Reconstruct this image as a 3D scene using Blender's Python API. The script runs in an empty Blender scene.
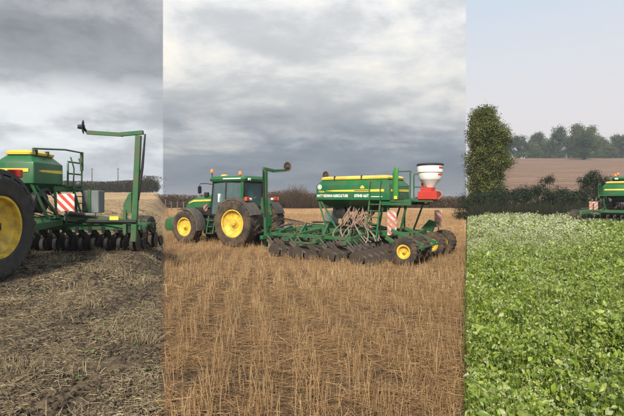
import bpy, bmesh, math, random
import numpy as np
from mathutils import Vector, Matrix

SC = bpy.context.scene
ORD = ['first', 'second', 'third', 'fourth', 'fifth', 'sixth', 'seventh', 'eighth', 'ninth', 'tenth', 'eleventh', 'twelfth', 'thirteenth', 'fourteenth',
       'fifteenth', 'sixteenth', 'seventeenth', 'eighteenth', 'nineteenth', 'twentieth']
COL = SC.collection
R = math.radians
rng = np.random.default_rng(7)
random.seed(7)

# ------------------------------------------------------------------ camera
F_PX, CX, HY, W_PX, H_PX = 430.0, 312.0, 196.0, 624.0, 416.0
CAM_Z = 1.6
cam = bpy.data.cameras.new('camera')
cam.sensor_width = 36.0
cam.lens = 36.0 * F_PX / W_PX
cam.shift_y = -(H_PX / 2 - HY) / W_PX
cam.clip_end = 5000
cam.clip_start = 0.05
camo = bpy.data.objects.new('camera', cam)
COL.objects.link(camo)
camo.location = (0, 0, CAM_Z)
camo.rotation_euler = (R(90), 0, 0)
SC.camera = camo

# ------------------------------------------------------------------ light
SUN_AZ, SUN_EL = 196.0, 38.0          # compass-like: 0 = +Y, clockwise
SKY_STRENGTH = 0.1


def lin(c):
    o = []
    for x in c:
        x = x / 255.0
        o.append(x / 12.92 if x <= 0.04045 else ((x + 0.055) / 1.055) ** 2.4)
    return o


sun = bpy.data.lights.new('sun', 'SUN')
sun.energy = 4.4
sun.angle = R(8)
sun.color = (1.0, 0.93, 0.82)
suno = bpy.data.objects.new('sun', sun)
COL.objects.link(suno)
sd = Vector((math.sin(R(SUN_AZ)) * math.cos(R(SUN_EL)), math.cos(R(SUN_AZ)) * math.cos(R(SUN_EL)), math.sin(R(SUN_EL))))
suno.rotation_euler = sd.to_track_quat('Z', 'Y').to_euler()
suno.location = (0, 0, 60)

SC.view_settings.view_transform = 'Standard'
SC.view_settings.look = 'None'
SC.view_settings.exposure = 0.5
SC.view_settings.gamma = 1.0
SC.view_settings.use_curve_mapping = False
SC.render.engine = 'CYCLES'
SC.cycles.use_denoising = True
SC.cycles.max_bounces = 8
SC.cycles.transparent_max_bounces = 12
SC.cycles.volume_bounces = 0


class NT:
    """small helper round a node tree"""
    def __init__(s, tree):
        s.t = tree
        s.n = tree.nodes
        s.n.clear()

    def node(s, typ, **kw):
        n = s.n.new(typ)
        for k, v in kw.items():
            setattr(n, k, v)
        return n

    def link(s, a, b):
        s.t.links.new(a, b)

    def val(s, sock, v):
        if isinstance(v, bpy.types.NodeSocket):
            s.link(v, sock)
        else:
            sock.default_value = v

    def math(s, op, a, b=0.0, c=None, clamp=False):
        n = s.node('ShaderNodeMath', operation=op, use_clamp=clamp)
        s.val(n.inputs[0], a)
        s.val(n.inputs[1], b)
        if c is not None:
            s.val(n.inputs[2], c)
        return n.outputs[0]

    def mix(s, f, a, b, blend='MIX'):
        n = s.node('ShaderNodeMix', data_type='RGBA', blend_type=blend, clamp_factor=True)
        s.val(n.inputs[0], f)
        for i, v in ((6, a), (7, b)):
            if not isinstance(v, bpy.types.NodeSocket):
                v = tuple(v) + (1.0,) if len(v) == 3 else v
            s.val(n.inputs[i], v)
        return n.outputs[2]

    def noise(s, vec, scale, detail=4.0, rough=0.55, dist=0.0):
        n = s.node('ShaderNodeTexNoise')
        if vec is not None:
            s.link(vec, n.inputs['Vector'])
        n.inputs['Scale'].default_value = scale
        n.inputs['Detail'].default_value = detail
        n.inputs['Roughness'].default_value = rough
        n.inputs['Distortion'].default_value = dist
        return n.outputs[0]

    def ramp(s, f, stops, interp='LINEAR'):
        n = s.node('ShaderNodeValToRGB')
        n.color_ramp.interpolation = interp
        els = n.color_ramp.elements
        els[0].position, els[0].color = stops[0][0], tuple(stops[0][1]) + (1,)
        els[1].position, els[1].color = stops[-1][0], tuple(stops[-1][1]) + (1,)
        for p, c in stops[1:-1]:
            e = els.new(p)
            e.color = tuple(c) + (1,)
        s.link(f, n.inputs[0])
        return n.outputs[0]

    def smooth(s, x, lo, hi):
        n = s.node('ShaderNodeMapRange', interpolation_type='SMOOTHSTEP')
        s.val(n.inputs[0], x)
        n.inputs[1].default_value = lo
        n.inputs[2].default_value = hi
        return n.outputs[0]


AZ_L = math.atan2(163 - CX, F_PX)      # boundary between the dark stubble and the golden stubble
AZ_R = math.atan2(466 - CX, F_PX)      # boundary between the golden stubble and the green crop


def build_world():
    w = bpy.data.worlds.new('World')
    SC.world = w
    w.use_nodes = True
    t = NT(w.node_tree)
    out = t.node('ShaderNodeOutputWorld')
    bg = t.node('ShaderNodeBackground')
    bg.inputs[1].default_value = SKY_STRENGTH
    t.link(bg.outputs[0], out.inputs[0])
    sky = t.node('ShaderNodeTexSky', sky_type='NISHITA')
    sky.sun_disc = False
    sky.sun_elevation = R(SUN_EL)
    sky.sun_rotation = R(SUN_AZ)
    sky.air_density = 1.5
    sky.dust_density = 3.0
    tc = t.node('ShaderNodeTexCoord')
    sep = t.node('ShaderNodeSeparateXYZ')
    t.link(tc.outputs['Generated'], sep.inputs[0])
    x, y, z = sep.outputs
    zc = t.math('MAXIMUM', z, 0.0)
    # cloud layer coordinates: the direction meets a flat layer overhead
    dz = t.math('ADD', zc, 0.17)
    comb = t.node('ShaderNodeCombineXYZ')
    t.link(t.math('DIVIDE', x, dz), comb.inputs[0])
    t.link(t.math('DIVIDE', y, dz), comb.inputs[1])
    q = comb.outputs[0]
    mp = t.node('ShaderNodeMapping')
    t.link(q, mp.inputs[0])
    mp.inputs['Location'].default_value = (3.1, 1.7, 0)
    mp.inputs['Scale'].default_value = (0.75, 1.0, 1)
    q = mp.outputs[0]
    big = t.noise(q, 0.85, 5, 0.5, 0.5)
    mid = t.noise(q, 2.6, 8, 0.58, 0.3)
    # heaped cloud: lumps seen at their own size, a little flattened
    mp2 = t.node('ShaderNodeMapping')
    t.link(tc.outputs['Generated'], mp2.inputs[0])
    mp2.inputs['Location'].default_value = (1.3, 0.4, 2.2)
    mp2.inputs['Scale'].default_value = (1.0, 1.0, 2.1)
    heap = t.noise(mp2.outputs[0], 3.2, 12, 0.62, 0.25)
    mid = t.math('ADD', t.math('MULTIPLY', mid, 0.30), t.math('MULTIPLY', heap, 0.70))
    cl = t.math('ADD', t.math('MULTIPLY', big, 0.28), t.math('MULTIPLY', mid, 0.72))
    k = 1.0 / SKY_STRENGTH

    def s(c):
        return [v * k / 10 / 2 ** SC.view_settings.exposure for v in lin(c)]
    # height wobbled by the clouds, so that no band is straight
    e = t.math('ADD', z, t.math('MULTIPLY', t.math('SUBTRACT', cl, 0.5), 0.36))
    eC = t.ramp(e, [(0.0, s((160, 163, 170))), (0.04, s((116, 126, 143))), (0.10, s((126, 135, 150))), (0.15, s((196, 197, 200))),
                    (0.20, s((224, 223, 220))), (0.30, s((240, 239, 237))), (0.45, s((250, 250, 250))), (1.0, s((205, 208, 213)))])
    eL = t.ramp(e, [(0.0, s((214, 220, 226))), (0.10, s((202, 208, 214))), (0.16, s((236, 238, 240))), (0.22, s((226, 228, 230))),
                    (0.27, s((150, 153, 158))), (0.34, s((150, 152, 157))), (0.42, s((196, 197, 199))), (1.0, s((195, 198, 203)))])
    det = t.smooth(cl, 0.41, 0.60)
    contrast = t.ramp(det, [(0.0, (0.56, 0.57, 0.60)), (0.45, (0.90, 0.90, 0.91)), (1.0, (1.25, 1.25, 1.24))])
    contrastC = t.ramp(det, [(0.0, (0.72, 0.74, 0.77)), (0.45, (1.0, 1.0, 1.0)), (0.75, (1.13, 1.10, 1.03)), (1.0, (1.32, 1.25, 1.10))])
    cL = t.mix(1.0, eL, contrast, 'MULTIPLY')
    cC = t.mix(1.0, eC, contrastC, 'MULTIPLY')
    cR = t.ramp(z, [(0.0, s((238, 231, 227))), (0.16, s((238, 232, 234))), (0.28, s((228, 230, 237))), (0.42, s((208, 224, 241))), (1.0, s((160, 195, 232)))])
    # the front edge of the cloud bank: three skies side by side
    sl = t.math('ADD', t.math('MULTIPLY', x, math.cos(AZ_L)), t.math('MULTIPLY', y, -math.sin(AZ_L)))
    sr = t.math('ADD', t.math('MULTIPLY', x, math.cos(AZ_R)), t.math('MULTIPLY', y, -math.sin(AZ_R)))
    c = t.mix(t.smooth(sl, -0.0015, 0.0015), cL, cC)
    c = t.mix(t.smooth(sr, -0.0015, 0.0015), c, cR)
    c10 = t.mix(1.0, c, (10, 10, 10), 'MULTIPLY')
    fin = t.mix(0.95, sky.outputs[0], c10)
    t.link(fin, bg.inputs[0])


build_world()

# ------------------------------------------------------------------ terrain
_perm = np.random.default_rng(3).random((256, 256))


def vnoise(x, y):
    xi = np.floor(x).astype(int)
    yi = np.floor(y).astype(int)
    fx = x - xi
    fy = y - yi
    fx = fx * fx * (3 - 2 * fx)
    fy = fy * fy * (3 - 2 * fy)
    g = lambda a, b: _perm[a % 256, b % 256]
    return (g(xi, yi) * (1 - fx) + g(xi + 1, yi) * fx) * (1 - fy) + (g(xi, yi + 1) * (1 - fx) + g(xi + 1, yi + 1) * fx) * fy


def fbm(x, y, o=4):
    v, a = 0, 0.5
    for i in range(o):
        v = v + a * (vnoise(x * 2 ** i + 17 * i, y * 2 ** i + 31 * i) - 0.5)
        a *= 0.5
    return v


def sst(x, a, b):
    t = np.clip((x - a) / (b - a), 0, 1)
    return t * t * (3 - 2 * t)


def terrain(x, y):
    x = np.asarray(x, float)
    y = np.asarray(y, float)
    r = np.hypot(x, y)
    az = np.arctan2(x, y)
    ye = r * np.maximum(np.cos(az), 0.3)
    u = CX + F_PX * np.tan(np.clip(az, -R(75), R(75)))
    zl = np.interp(ye, [0, 3, 7.0, 10.2, 13, 30, 110, 150, 1500], [0, 0.0, 0.06, 0.13, 0.17, 0.58, 2.5, 2.8, 2.8])
    zc = np.interp(ye, [0, 3, 8, 12.5, 20, 75, 1500], [0, 0.0, -0.14, -0.5, -0.5, -0.5, -0.5])
    zr = np.interp(ye, [0, 3, 27, 38, 46, 220, 260, 1500], [0, 0, -0.1, -0.2, 0.2, 21, 22.5, 24])
    far = sst(ye, 20, 60)
    lo = 60 + 75 * sst(ye, 6.0, 11.0) + 21 * far
    wc = sst(u, lo, 180 - 11 * far)
    wr = sst(u, 453 + 12 * far, 492 + 22 * far)
    z = zl * (1 - wc) + zc * wc * (1 - wr) + zr * wr
    return z * sst(np.abs(az), R(170), R(95))


def tz(x, y):
    return float(terrain(x, y))


# ------------------------------------------------------------------ materials
MATS = {}


def newmat(name):
    m = bpy.data.materials.new(name)
    m.use_nodes = True
    MATS[name] = m
    return m, NT(m.node_tree)


def finish(t, color, rough=0.6, metallic=0.0, bump=None, bstr=0.2, bdist=0.02, spec=0.5, coat=0.0):
    out = t.node('ShaderNodeOutputMaterial')
    p = t.node('ShaderNodeBsdfPrincipled')
    t.val(p.inputs['Base Color'], color if isinstance(color, bpy.types.NodeSocket) else tuple(color) + (1,))
    t.val(p.inputs['Roughness'], rough)
    p.inputs['Metallic'].default_value = metallic
    p.inputs['Specular IOR Level'].default_value = spec
    p.inputs['Coat Weight'].default_value = coat
    if bump is not None:
        b = t.node('ShaderNodeBump')
        b.inputs['Strength'].default_value = bstr
        b.inputs['Distance'].default_value = bdist
        t.link(bump, b.inputs['Height'])
        t.link(b.outputs[0], p.inputs['Normal'])
    t.link(p.outputs[0], out.inputs[0])
    return p


def objco(t):
    return t.node('ShaderNodeTexCoord').outputs['Object']


def paint(name, c, rough=0.4, dirt=0.35, dirtc=(0.16, 0.11, 0.07), metallic=0.0, scale=3.0, coat=0.0):
    m, t = newmat(name)
    g = t.node('ShaderNodeNewGeometry')
    n = t.noise(g.outputs['Position'], scale, 7, 0.65)
    f = t.math('MULTIPLY', t.smooth(n, 0.36, 0.66), dirt)
    n2 = t.noise(g.outputs['Position'], scale * 0.35, 3)
    base = t.mix(t.smooth(n2, 0.3, 0.7), [v * 0.86 for v in c], [min(1, v * 1.1) for v in c])
    col = t.mix(f, base, dirtc)
    rr = t.math('ADD', t.math('MULTIPLY', f, 0.45), rough)
    fine = t.noise(g.outputs['Position'], 60, 3)
    finish(t, col, rr, metallic, fine, 0.06, 0.004, coat=coat)
    return m


paint('green', (0.004, 0.118, 0.034), 0.45, 0.60, (0.12, 0.085, 0.05), coat=0.03)
paint('green_clean', (0.004, 0.122, 0.034), 0.38, 0.34, (0.10, 0.10, 0.06), coat=0.06)
paint('green_lit', (0.035, 0.22, 0.03), 0.35, 0.15)  # brighter copy of the green: the post's sunlit side put into the colour
paint('yellow', (0.80, 0.54, 0.045), 0.45, 0.62, (0.24, 0.16, 0.07), scale=5)
paint('yellow_clean', (0.84, 0.60, 0.08), 0.4, 0.28, (0.3, 0.2, 0.08))
paint('rubber', (0.022, 0.022, 0.022), 0.75, 0.75, (0.085, 0.07, 0.052), scale=5)
paint('muddy_rubber', (0.03, 0.026, 0.022), 0.85, 0.95, (0.115, 0.075, 0.045))
paint('black', (0.012, 0.012, 0.013), 0.5, 0.3, (0.06, 0.05, 0.04))
paint('charcoal', (0.05, 0.047, 0.043), 0.65, 0.75, (0.13, 0.10, 0.075))
paint('steel', (0.20, 0.19, 0.18), 0.45, 0.6, (0.12, 0.08, 0.055), 0.6)
paint('dark_disc', (0.030, 0.027, 0.025), 0.5, 0.5, (0.07, 0.05, 0.035), 0.3)
paint('muddy_disc', (0.045, 0.034, 0.026), 0.6, 0.6, (0.085, 0.058, 0.04), 0.2)
paint('rust', (0.11, 0.065, 0.035), 0.8, 0.6, (0.06, 0.04, 0.03))
paint('white', (0.78, 0.77, 0.73), 0.5, 0.25, (0.5, 0.45, 0.38))
paint('red', (0.55, 0.035, 0.025), 0.4, 0.2)
paint('amber', (0.85, 0.22, 0.03), 0.3, 0.05)
paint('grey_box', (0.16, 0.19, 0.19), 0.55, 0.25)
paint('hose', (0.33, 0.22, 0.18), 0.5, 0.7, (0.16, 0.11, 0.08))
paint('fabric', (0.06, 0.06, 0.065), 0.9, 0.1)
paint('wood', (0.16, 0.13, 0.10), 0.9, 0.5, (0.1, 0.09, 0.08))
paint('print_white', (0.82, 0.82, 0.80), 0.5, 0.06)
paint('print_yellow', (0.88, 0.64, 0.06), 0.5, 0.06)
paint('render_wall', (0.55, 0.52, 0.47), 0.85, 0.3)
paint('roof_slate', (0.10, 0.09, 0.09), 0.8, 0.3)

# window glass
m, t = newmat('glass')
out = t.node('ShaderNodeOutputMaterial')
p = t.node('ShaderNodeBsdfPrincipled')
p.inputs['Base Color'].default_value = (0.16, 0.23, 0.24, 1)
p.inputs['Roughness'].default_value = 0.05
p.inputs['Specular IOR Level'].default_value = 0.9
tr = t.node('ShaderNodeBsdfTransparent')
tr.inputs[0].default_value = (0.72, 0.82, 0.80, 1)
mx = t.node('ShaderNodeMixShader')
mx.inputs[0].default_value = 0.42
t.link(tr.outputs[0], mx.inputs[1])
t.link(p.outputs[0], mx.inputs[2])
t.link(mx.outputs[0], out.inputs[0])


def hazard_mat(name, faded):
    m, t = newmat(name)
    sp = t.node('ShaderNodeSeparateXYZ')
    t.link(objco(t), sp.inputs[0])
    d = t.math('ADD', sp.outputs[1], sp.outputs[2])
    fr = t.math('FRACT', t.math('MULTIPLY', d, 4.6))
    st = t.smooth(fr, 0.48, 0.52)
    n = t.smooth(t.noise(objco(t), 9, 6, 0.6), 0.35, 0.7)
    c = t.mix(st, (0.62, 0.05, 0.03), (0.78, 0.75, 0.72))
    c = t.mix(t.math('ADD', t.math('MULTIPLY', n, faded), faded * 0.5, clamp=True), c, (0.36, 0.23, 0.16))
    finish(t, c, 0.5)


hazard_mat('hazard', 0.15)
hazard_mat('hazard_muddy', 0.75)


def island_mat(name, cols, rough=0.7, trans=0.0, tcol=None, spec=0.3):
    """colour varies from piece to piece: leaves, stalks, twigs"""
    m, t = newmat(name)
    g = t.node('ShaderNodeNewGeometry')
    n = len(cols)
    stops = [(i / max(1, n - 1), c) for i, c in enumerate(cols)]
    c = t.ramp(g.outputs['Random Per Island'], stops)
    big = t.noise(g.outputs['Position'], 0.8, 3)
    c = t.mix(t.smooth(big, 0.3, 0.7), t.mix(1.0, c, (0.82, 0.82, 0.80), 'MULTIPLY'), c)
    out = t.node('ShaderNodeOutputMaterial')
    p = t.node('ShaderNodeBsdfPrincipled')
    t.link(c, p.inputs['Base Color'])
    p.inputs['Roughness'].default_value = rough
    p.inputs['Specular IOR Level'].default_value = spec
    if trans > 0:
        tl = t.node('ShaderNodeBsdfTranslucent')
        t.link(t.mix(1.0, c, tcol or (1.1, 1.15, 0.6), 'MULTIPLY'), tl.inputs[0])
        mx = t.node('ShaderNodeMixShader')
        mx.inputs[0].default_value = trans
        t.link(p.outputs[0], mx.inputs[1])
        t.link(tl.outputs[0], mx.inputs[2])
        t.link(mx.outputs[0], out.inputs[0])
    else:
        t.link(p.outputs[0], out.inputs[0])
    return m


island_mat('stubble', [(0.26, 0.15, 0.07), (0.50, 0.31, 0.15), (0.62, 0.415, 0.215), (0.37, 0.22, 0.10), (0.74, 0.54, 0.31)], 0.6, 0.12, (1, 0.9, 0.7))
island_mat('litter', [(0.17, 0.095, 0.042), (0.40, 0.24, 0.11), (0.27, 0.155, 0.07), (0.57, 0.37, 0.18), (0.11, 0.065, 0.032)], 0.7)
island_mat('pale_straw', [(0.09, 0.07, 0.04), (0.30, 0.23, 0.13), (0.44, 0.35, 0.21), (0.17, 0.125, 0.07), (0.58, 0.48, 0.31)], 0.65)
island_mat('clod', [(0.045, 0.033, 0.023), (0.065, 0.05, 0.035), (0.035, 0.027, 0.02)], 0.95)
island_mat('crop_leaf', [(0.13, 0.21, 0.025), (0.27, 0.375, 0.045), (0.37, 0.45, 0.075), (0.075, 0.145, 0.022), (0.43, 0.47, 0.11), (0.20, 0.31, 0.038), (0.50, 0.52, 0.28), (0.16, 0.26, 0.035)], 0.42, 0.35, spec=0.5)
island_mat('crop_pale', [(0.33, 0.39, 0.19), (0.48, 0.49, 0.32), (0.39, 0.43, 0.22), (0.58, 0.57, 0.42)], 0.6, 0.2, (1, 1, 0.8))
island_mat('tree_leaf', [(0.035, 0.06, 0.011), (0.08, 0.11, 0.018), (0.15, 0.155, 0.03), (0.05, 0.075, 0.013), (0.20, 0.165, 0.035)], 0.5, 0.22)
island_mat('far_leaf', [(0.024, 0.048, 0.015), (0.045, 0.075, 0.022), (0.08, 0.105, 0.03)], 0.6, 0.12)
island_mat('far_leaf_yellow', [(0.06, 0.08, 0.018), (0.11, 0.12, 0.026), (0.15, 0.135, 0.03)], 0.6, 0.12)
island_mat('far_leaf_dark', [(0.014, 0.032, 0.012), (0.026, 0.05, 0.017), (0.045, 0.068, 0.022)], 0.6, 0.08)
island_mat('far_leaf_olive', [(0.04, 0.058, 0.016), (0.075, 0.092, 0.025), (0.11, 0.12, 0.032)], 0.6, 0.12)
island_mat('hedge_leaf', [(0.007, 0.016, 0.005), (0.014, 0.028, 0.008), (0.026, 0.042, 0.013)], 0.6, 0.05)  # shade of the backlit hedge side is put into these dark leaf colours
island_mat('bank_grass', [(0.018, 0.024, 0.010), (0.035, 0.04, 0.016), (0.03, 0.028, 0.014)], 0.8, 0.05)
island_mat('brown_twig', [(0.085, 0.05, 0.03), (0.14, 0.082, 0.048), (0.10, 0.07, 0.04), (0.07, 0.06, 0.028)], 0.9)
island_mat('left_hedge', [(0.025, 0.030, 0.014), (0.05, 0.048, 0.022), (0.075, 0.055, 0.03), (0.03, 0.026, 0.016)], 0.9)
island_mat('weed_leaf', [(0.05, 0.10, 0.02), (0.08, 0.15, 0.03)], 0.6)
paint('bark', (0.055, 0.042, 0.03), 0.9, 0.6, (0.09, 0.075, 0.055), scale=6)


def soil_mat(name, dark, light, straw, cover, scale):
    m, t = newmat(name)
    pos = t.node('ShaderNodeNewGeometry').outputs['Position']
    n = t.noise(pos, 9 * scale, 8, 0.65)
    n2 = t.noise(pos, 0.35, 4)
    c = t.mix(t.smooth(n, 0.35, 0.7), dark, light)
    st = t.noise(pos, 30 * scale, 5, 0.7, 1.5)
    f = t.math('MULTIPLY', t.smooth(t.math('ADD', st, t.math('MULTIPLY', n2, 0.35)), 0.62, 0.78), cover)
    c = t.mix(f, c, straw)
    finish(t, c, 0.95, 0, n, 0.6, 0.03, spec=0.15)
    return m


def field_mat(name, near_dark, near_light, straw, cover0, cover1, d0, d1):
    """soil with straw litter; the litter lies thicker towards the far side of the field"""
    m, t = newmat(name)
    pos = t.node('ShaderNodeNewGeometry').outputs['Position']
    sp = t.node('ShaderNodeSeparateXYZ')
    t.link(pos, sp.inputs[0])
    n = t.noise(pos, 8, 8, 0.65)
    n2 = t.noise(pos, 0.30, 5)
    c = t.mix(t.smooth(n, 0.35, 0.7), near_dark, near_light)
    st = t.noise(pos, 26, 5, 0.7, 1.5)
    thick = t.smooth(sp.outputs[1], d0, d1)
    cov = t.math('ADD', t.math('MULTIPLY', thick, cover1 - cover0), cover0)
    lum = t.math('ADD', st, t.math('MULTIPLY', t.math('SUBTRACT', n2, 0.5), 0.5))
    f = t.math('MULTIPLY', t.smooth(t.math('ADD', lum, t.math('MULTIPLY', thick, 0.14)), 0.42, 0.62), cov)
    var = t.mix(t.smooth(t.noise(pos, 0.12, 6, 0.6), 0.35, 0.65), [v * 0.8 for v in straw], [min(1, v * 1.15) for v in straw])
    c = t.mix(f, c, var)
    finish(t, c, 0.95, 0, n, 0.6, 0.03, spec=0.15)
    return m


field_mat('soil_dark', (0.034, 0.025, 0.017), (0.105, 0.080, 0.055), (0.44, 0.30, 0.165), 0.30, 0.92, 10, 32)
field_mat('soil_golden', (0.042, 0.027, 0.017), (0.105, 0.066, 0.037), (0.44, 0.265, 0.125), 0.24, 0.95, 5, 26)
soil_mat('soil_crop', (0.022, 0.024, 0.012), (0.05, 0.055, 0.022), (0.10, 0.14, 0.04), 0.6, 0.5)


def plough_mat():
    m, t = newmat('plough')
    pos = t.node('ShaderNodeNewGeometry').outputs['Position']
    n = t.noise(pos, 0.9, 7, 0.65)
    mp = t.node('ShaderNodeMapping')
    t.link(pos, mp.inputs[0])
    mp.inputs['Scale'].default_value = (0.02, 0.35, 0.0)
    mp.inputs['Rotation'].default_value = (0, 0, 0.12)
    n2 = t.noise(mp.outputs[0], 1.6, 6, 0.6)
    c = t.mix(t.smooth(n, 0.3, 0.7), (0.140, 0.086, 0.060), (0.215, 0.138, 0.098))
    c = t.mix(t.math('MULTIPLY', t.smooth(n2, 0.48, 0.62), 0.75), c, (0.275, 0.185, 0.13))  # streak tones: tramlines, plus the trees' shadows put into the soil colour
    finish(t, c, 0.95, 0, n, 0.5, 0.3, spec=0.1)


plough_mat()

# ------------------------------------------------------------------ object helpers


def tag(o, label=None, cat=None, group=None, kind=None):
    if label:
        o['label'] = label
    if cat:
        o['category'] = cat
    if group:
        o['group'] = group
    if kind:
        o['kind'] = kind
    return o


def empty(name, loc, rz=0.0):
    o = bpy.data.objects.new(name, None)
    o.location = loc
    o.rotation_euler = (0, 0, rz)
    o.empty_display_size = 0.2
    COL.objects.link(o)
    return o


def link(name, me, mat=None, parent=None, loc=None, rot=None):
    o = bpy.data.objects.new(name, me)
    COL.objects.link(o)
    if mat and not me.materials:
        me.materials.append(MATS[mat])
    if parent:
        o.parent = parent
    if loc:
        o.location = loc
    if rot:
        o.rotation_euler = rot
    return o


def np_mesh(name, v, f, mat):
    """v (N,3); f: int array (M,k) or a list of such arrays"""
    me = bpy.data.meshes.new(name)
    fs = f if isinstance(f, list) else [f]
    me.vertices.add(len(v))
    me.vertices.foreach_set('co', np.asarray(v, np.float32).ravel())
    loops = np.concatenate([a.ravel() for a in fs]).astype(np.int32)
    sizes = np.concatenate([np.full(len(a), a.shape[1]) for a in fs])
    starts = np.concatenate([[0], np.cumsum(sizes)[:-1]]).astype(np.int32)
    me.loops.add(len(loops))
    me.loops.foreach_set('vertex_index', loops)
    me.polygons.add(len(sizes))
    me.polygons.foreach_set('loop_start', starts)
    me.update(calc_edges=True)
    me.materials.append(MATS[mat])
    return me


class MB:
    def __init__(s):
        s.v = []
        s.f = []

    def add(s, vs, fs):
        b = len(s.v)
        s.v += [tuple(v) for v in vs]
        s.f += [tuple(i + b for i in f) for f in fs]
        return s

    def box(s, c, d, rot=None):
        M = rot.to_matrix() if rot is not None else Matrix.Identity(3)
        c = Vector(c)
        vs = [c + M @ Vector((d[0] / 2 * i, d[1] / 2 * j, d[2] / 2 * k)) for i in (-1, 1) for j in (-1, 1) for k in (-1, 1)]
        return s.add(vs, [(0, 1, 3, 2), (4, 6, 7, 5), (0, 4, 5, 1), (2, 3, 7, 6), (0, 2, 6, 4), (1, 5, 7, 3)])

    def beam(s, p0, p1, w, h, up=(0, 0, 1)):
        p0, p1, up = Vector(p0), Vector(p1), Vector(up)
        d = (p1 - p0).normalized()
        a = d.cross(up)
        if a.length < 1e-4:
            a = d.cross(Vector((0, 1, 0)))
        a.normalize()
        b = a.cross(d)
        vs = [p + a * (w / 2 * i) + b * (h / 2 * j) for p in (p0, p1) for i, j in ((-1, -1), (1, -1), (1, 1), (-1, 1))]
        return s.add(vs, [(0, 3, 2, 1), (4, 5, 6, 7), (0, 1, 5, 4), (1, 2, 6, 5), (2, 3, 7, 6), (3, 0, 4, 7)])

    def tube(s, pts, r, n=8):
        pts = [Vector(p) for p in pts]
        rs = r if isinstance(r, (list, tuple)) else [r] * len(pts)
        vs, fs = [], []
        ref = None
        for i, p in enumerate(pts):
            d = (pts[min(i + 1, len(pts) - 1)] - pts[max(i - 1, 0)]).normalized()
            if ref is None:
                ref = d.cross(Vector((0.3, 0.2, 1)))
                if ref.length < 1e-3:
                    ref = d.cross(Vector((1, 0, 0)))
            a = (ref - d * ref.dot(d)).normalized()
            ref = a
            b = d.cross(a)
            for k in range(n):
                an = 2 * math.pi * k / n
                vs.append(p + (a * math.cos(an) + b * math.sin(an)) * rs[i])
        for i in range(len(pts) - 1):
            for k in range(n):
                k2 = (k + 1) % n
                fs.append((i * n + k, i * n + k2, (i + 1) * n + k2, (i + 1) * n + k))
        fs.append(tuple(range(n - 1, -1, -1)))
        fs.append(tuple((len(pts) - 1) * n + k for k in range(n)))
        return s.add(vs, fs)

    def lathe(s, prof, c=(0, 0, 0), axis='y', n=32, closed=False, caps=(True, True)):
        """prof: list of (radius, position on the axis)"""
        vs, fs = [], []
        for r, a in prof:
            for k in range(n):
                an = 2 * math.pi * k / n
                p, q = r * math.cos(an), r * math.sin(an)
                o = {'y': (q, a, p), 'z': (p, q, a), 'x': (a, p, q)}[axis]
                vs.append((o[0] + c[0], o[1] + c[1], o[2] + c[2]))
        m = len(prof)
        for i in range(m if closed else m - 1):
            j = (i + 1) % m
            for k in range(n):
                k2 = (k + 1) % n
                fs.append((i * n + k, i * n + k2, j * n + k2, j * n + k))
        if not closed and caps[0]:
            fs.append(tuple(range(n - 1, -1, -1)))
        if not closed and caps[1]:
            fs.append(tuple((m - 1) * n + k for k in range(n)))
        return s.add(vs, fs)

    def prism(s, poly, y0, y1, plane='xz'):
        def P(a, b, y):
            return {'xz': (a, y, b), 'yz': (y, a, b), 'xy': (a, b, y)}[plane]
        n = len(poly)
        vs = [P(a, b, y0) for a, b in poly] + [P(a, b, y1) for a, b in poly]
        fs = [tuple(range(n)), tuple(range(2 * n - 1, n - 1, -1))]
        fs += [(i, i + n, (i + 1) % n + n, (i + 1) % n) for i in range(n)]
        return s.add(vs, fs)

    def loft(s, rings, cap=True):
        n = len(rings[0])
        vs = [p for r in rings for p in r]
        fs = []
        for i in range(len(rings) - 1):
            for k in range(n):
                k2 = (k + 1) % n
                fs.append((i * n + k, i * n + k2, (i + 1) * n + k2, (i + 1) * n + k))
        if cap:
            fs.append(tuple(range(n - 1, -1, -1)))
            fs.append(tuple((len(rings) - 1) * n + k for k in range(n)))
        return s.add(vs, fs)

    def shift(s, dx):
        s.v = [(x + dx, y, z) for x, y, z in s.v]
        return s

    def mesh(s, name, mat, bevel=0.0, smooth=35, seg=1):
        me = bpy.data.meshes.new(name)
        me.from_pydata(s.v, [], s.f)
        bm = bmesh.new()
        bm.from_mesh(me)
        bmesh.ops.recalc_face_normals(bm, faces=bm.faces[:])
        if bevel:
            ed = [e for e in bm.edges if len(e.link_faces) == 2 and e.calc_face_angle(0) > R(30)]
            bmesh.ops.bevel(bm, geom=ed, offset=bevel, segments=seg, affect='EDGES', clamp_overlap=True)
        bm.to_mesh(me)
        bm.free()
        me.polygons.foreach_set('use_smooth', [True] * len(me.polygons))
        me.set_sharp_from_angle(angle=R(smooth))
        me.materials.append(MATS[mat])
        return me

    def build(s, name, mat, parent=None, bevel=0.0, smooth=35, seg=1, loc=None, rot=None):
        return link(name, s.mesh(name, mat, bevel, smooth, seg), None, parent, loc, rot)


def text_mesh(txt, size, mat, bold=0.0, width=None):
    cu = bpy.data.curves.new('lettering', 'FONT')
    cu.body = txt
    cu.size = size
    cu.offset = bold
    cu.align_x = 'LEFT'
    cu.extrude = 0.002
    cu.resolution_u = 3
    o = bpy.data.objects.new('lettering_tmp', cu)
    COL.objects.link(o)
    bpy.context.view_layer.update()
    me = bpy.data.meshes.new_from_object(o)
    bpy.data.objects.remove(o)
    bpy.data.curves.remove(cu)
    co = np.array([v.co[:] for v in me.vertices])
    w = co[:, 0].max() - co[:, 0].min()
    if width:
        k = width / w
        for v in me.vertices:
            v.co.x = (v.co.x - co[:, 0].min()) * k
    me.materials.clear()
    me.materials.append(MATS[mat])
    return me


def side_matrix(x, y, z):
    """lettering on a side that faces local +y, read from there"""
    return Matrix(((-1, 0, 0, x), (0, 0, 1, y), (0, 1, 0, z), (0, 0, 0, 1)))


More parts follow.
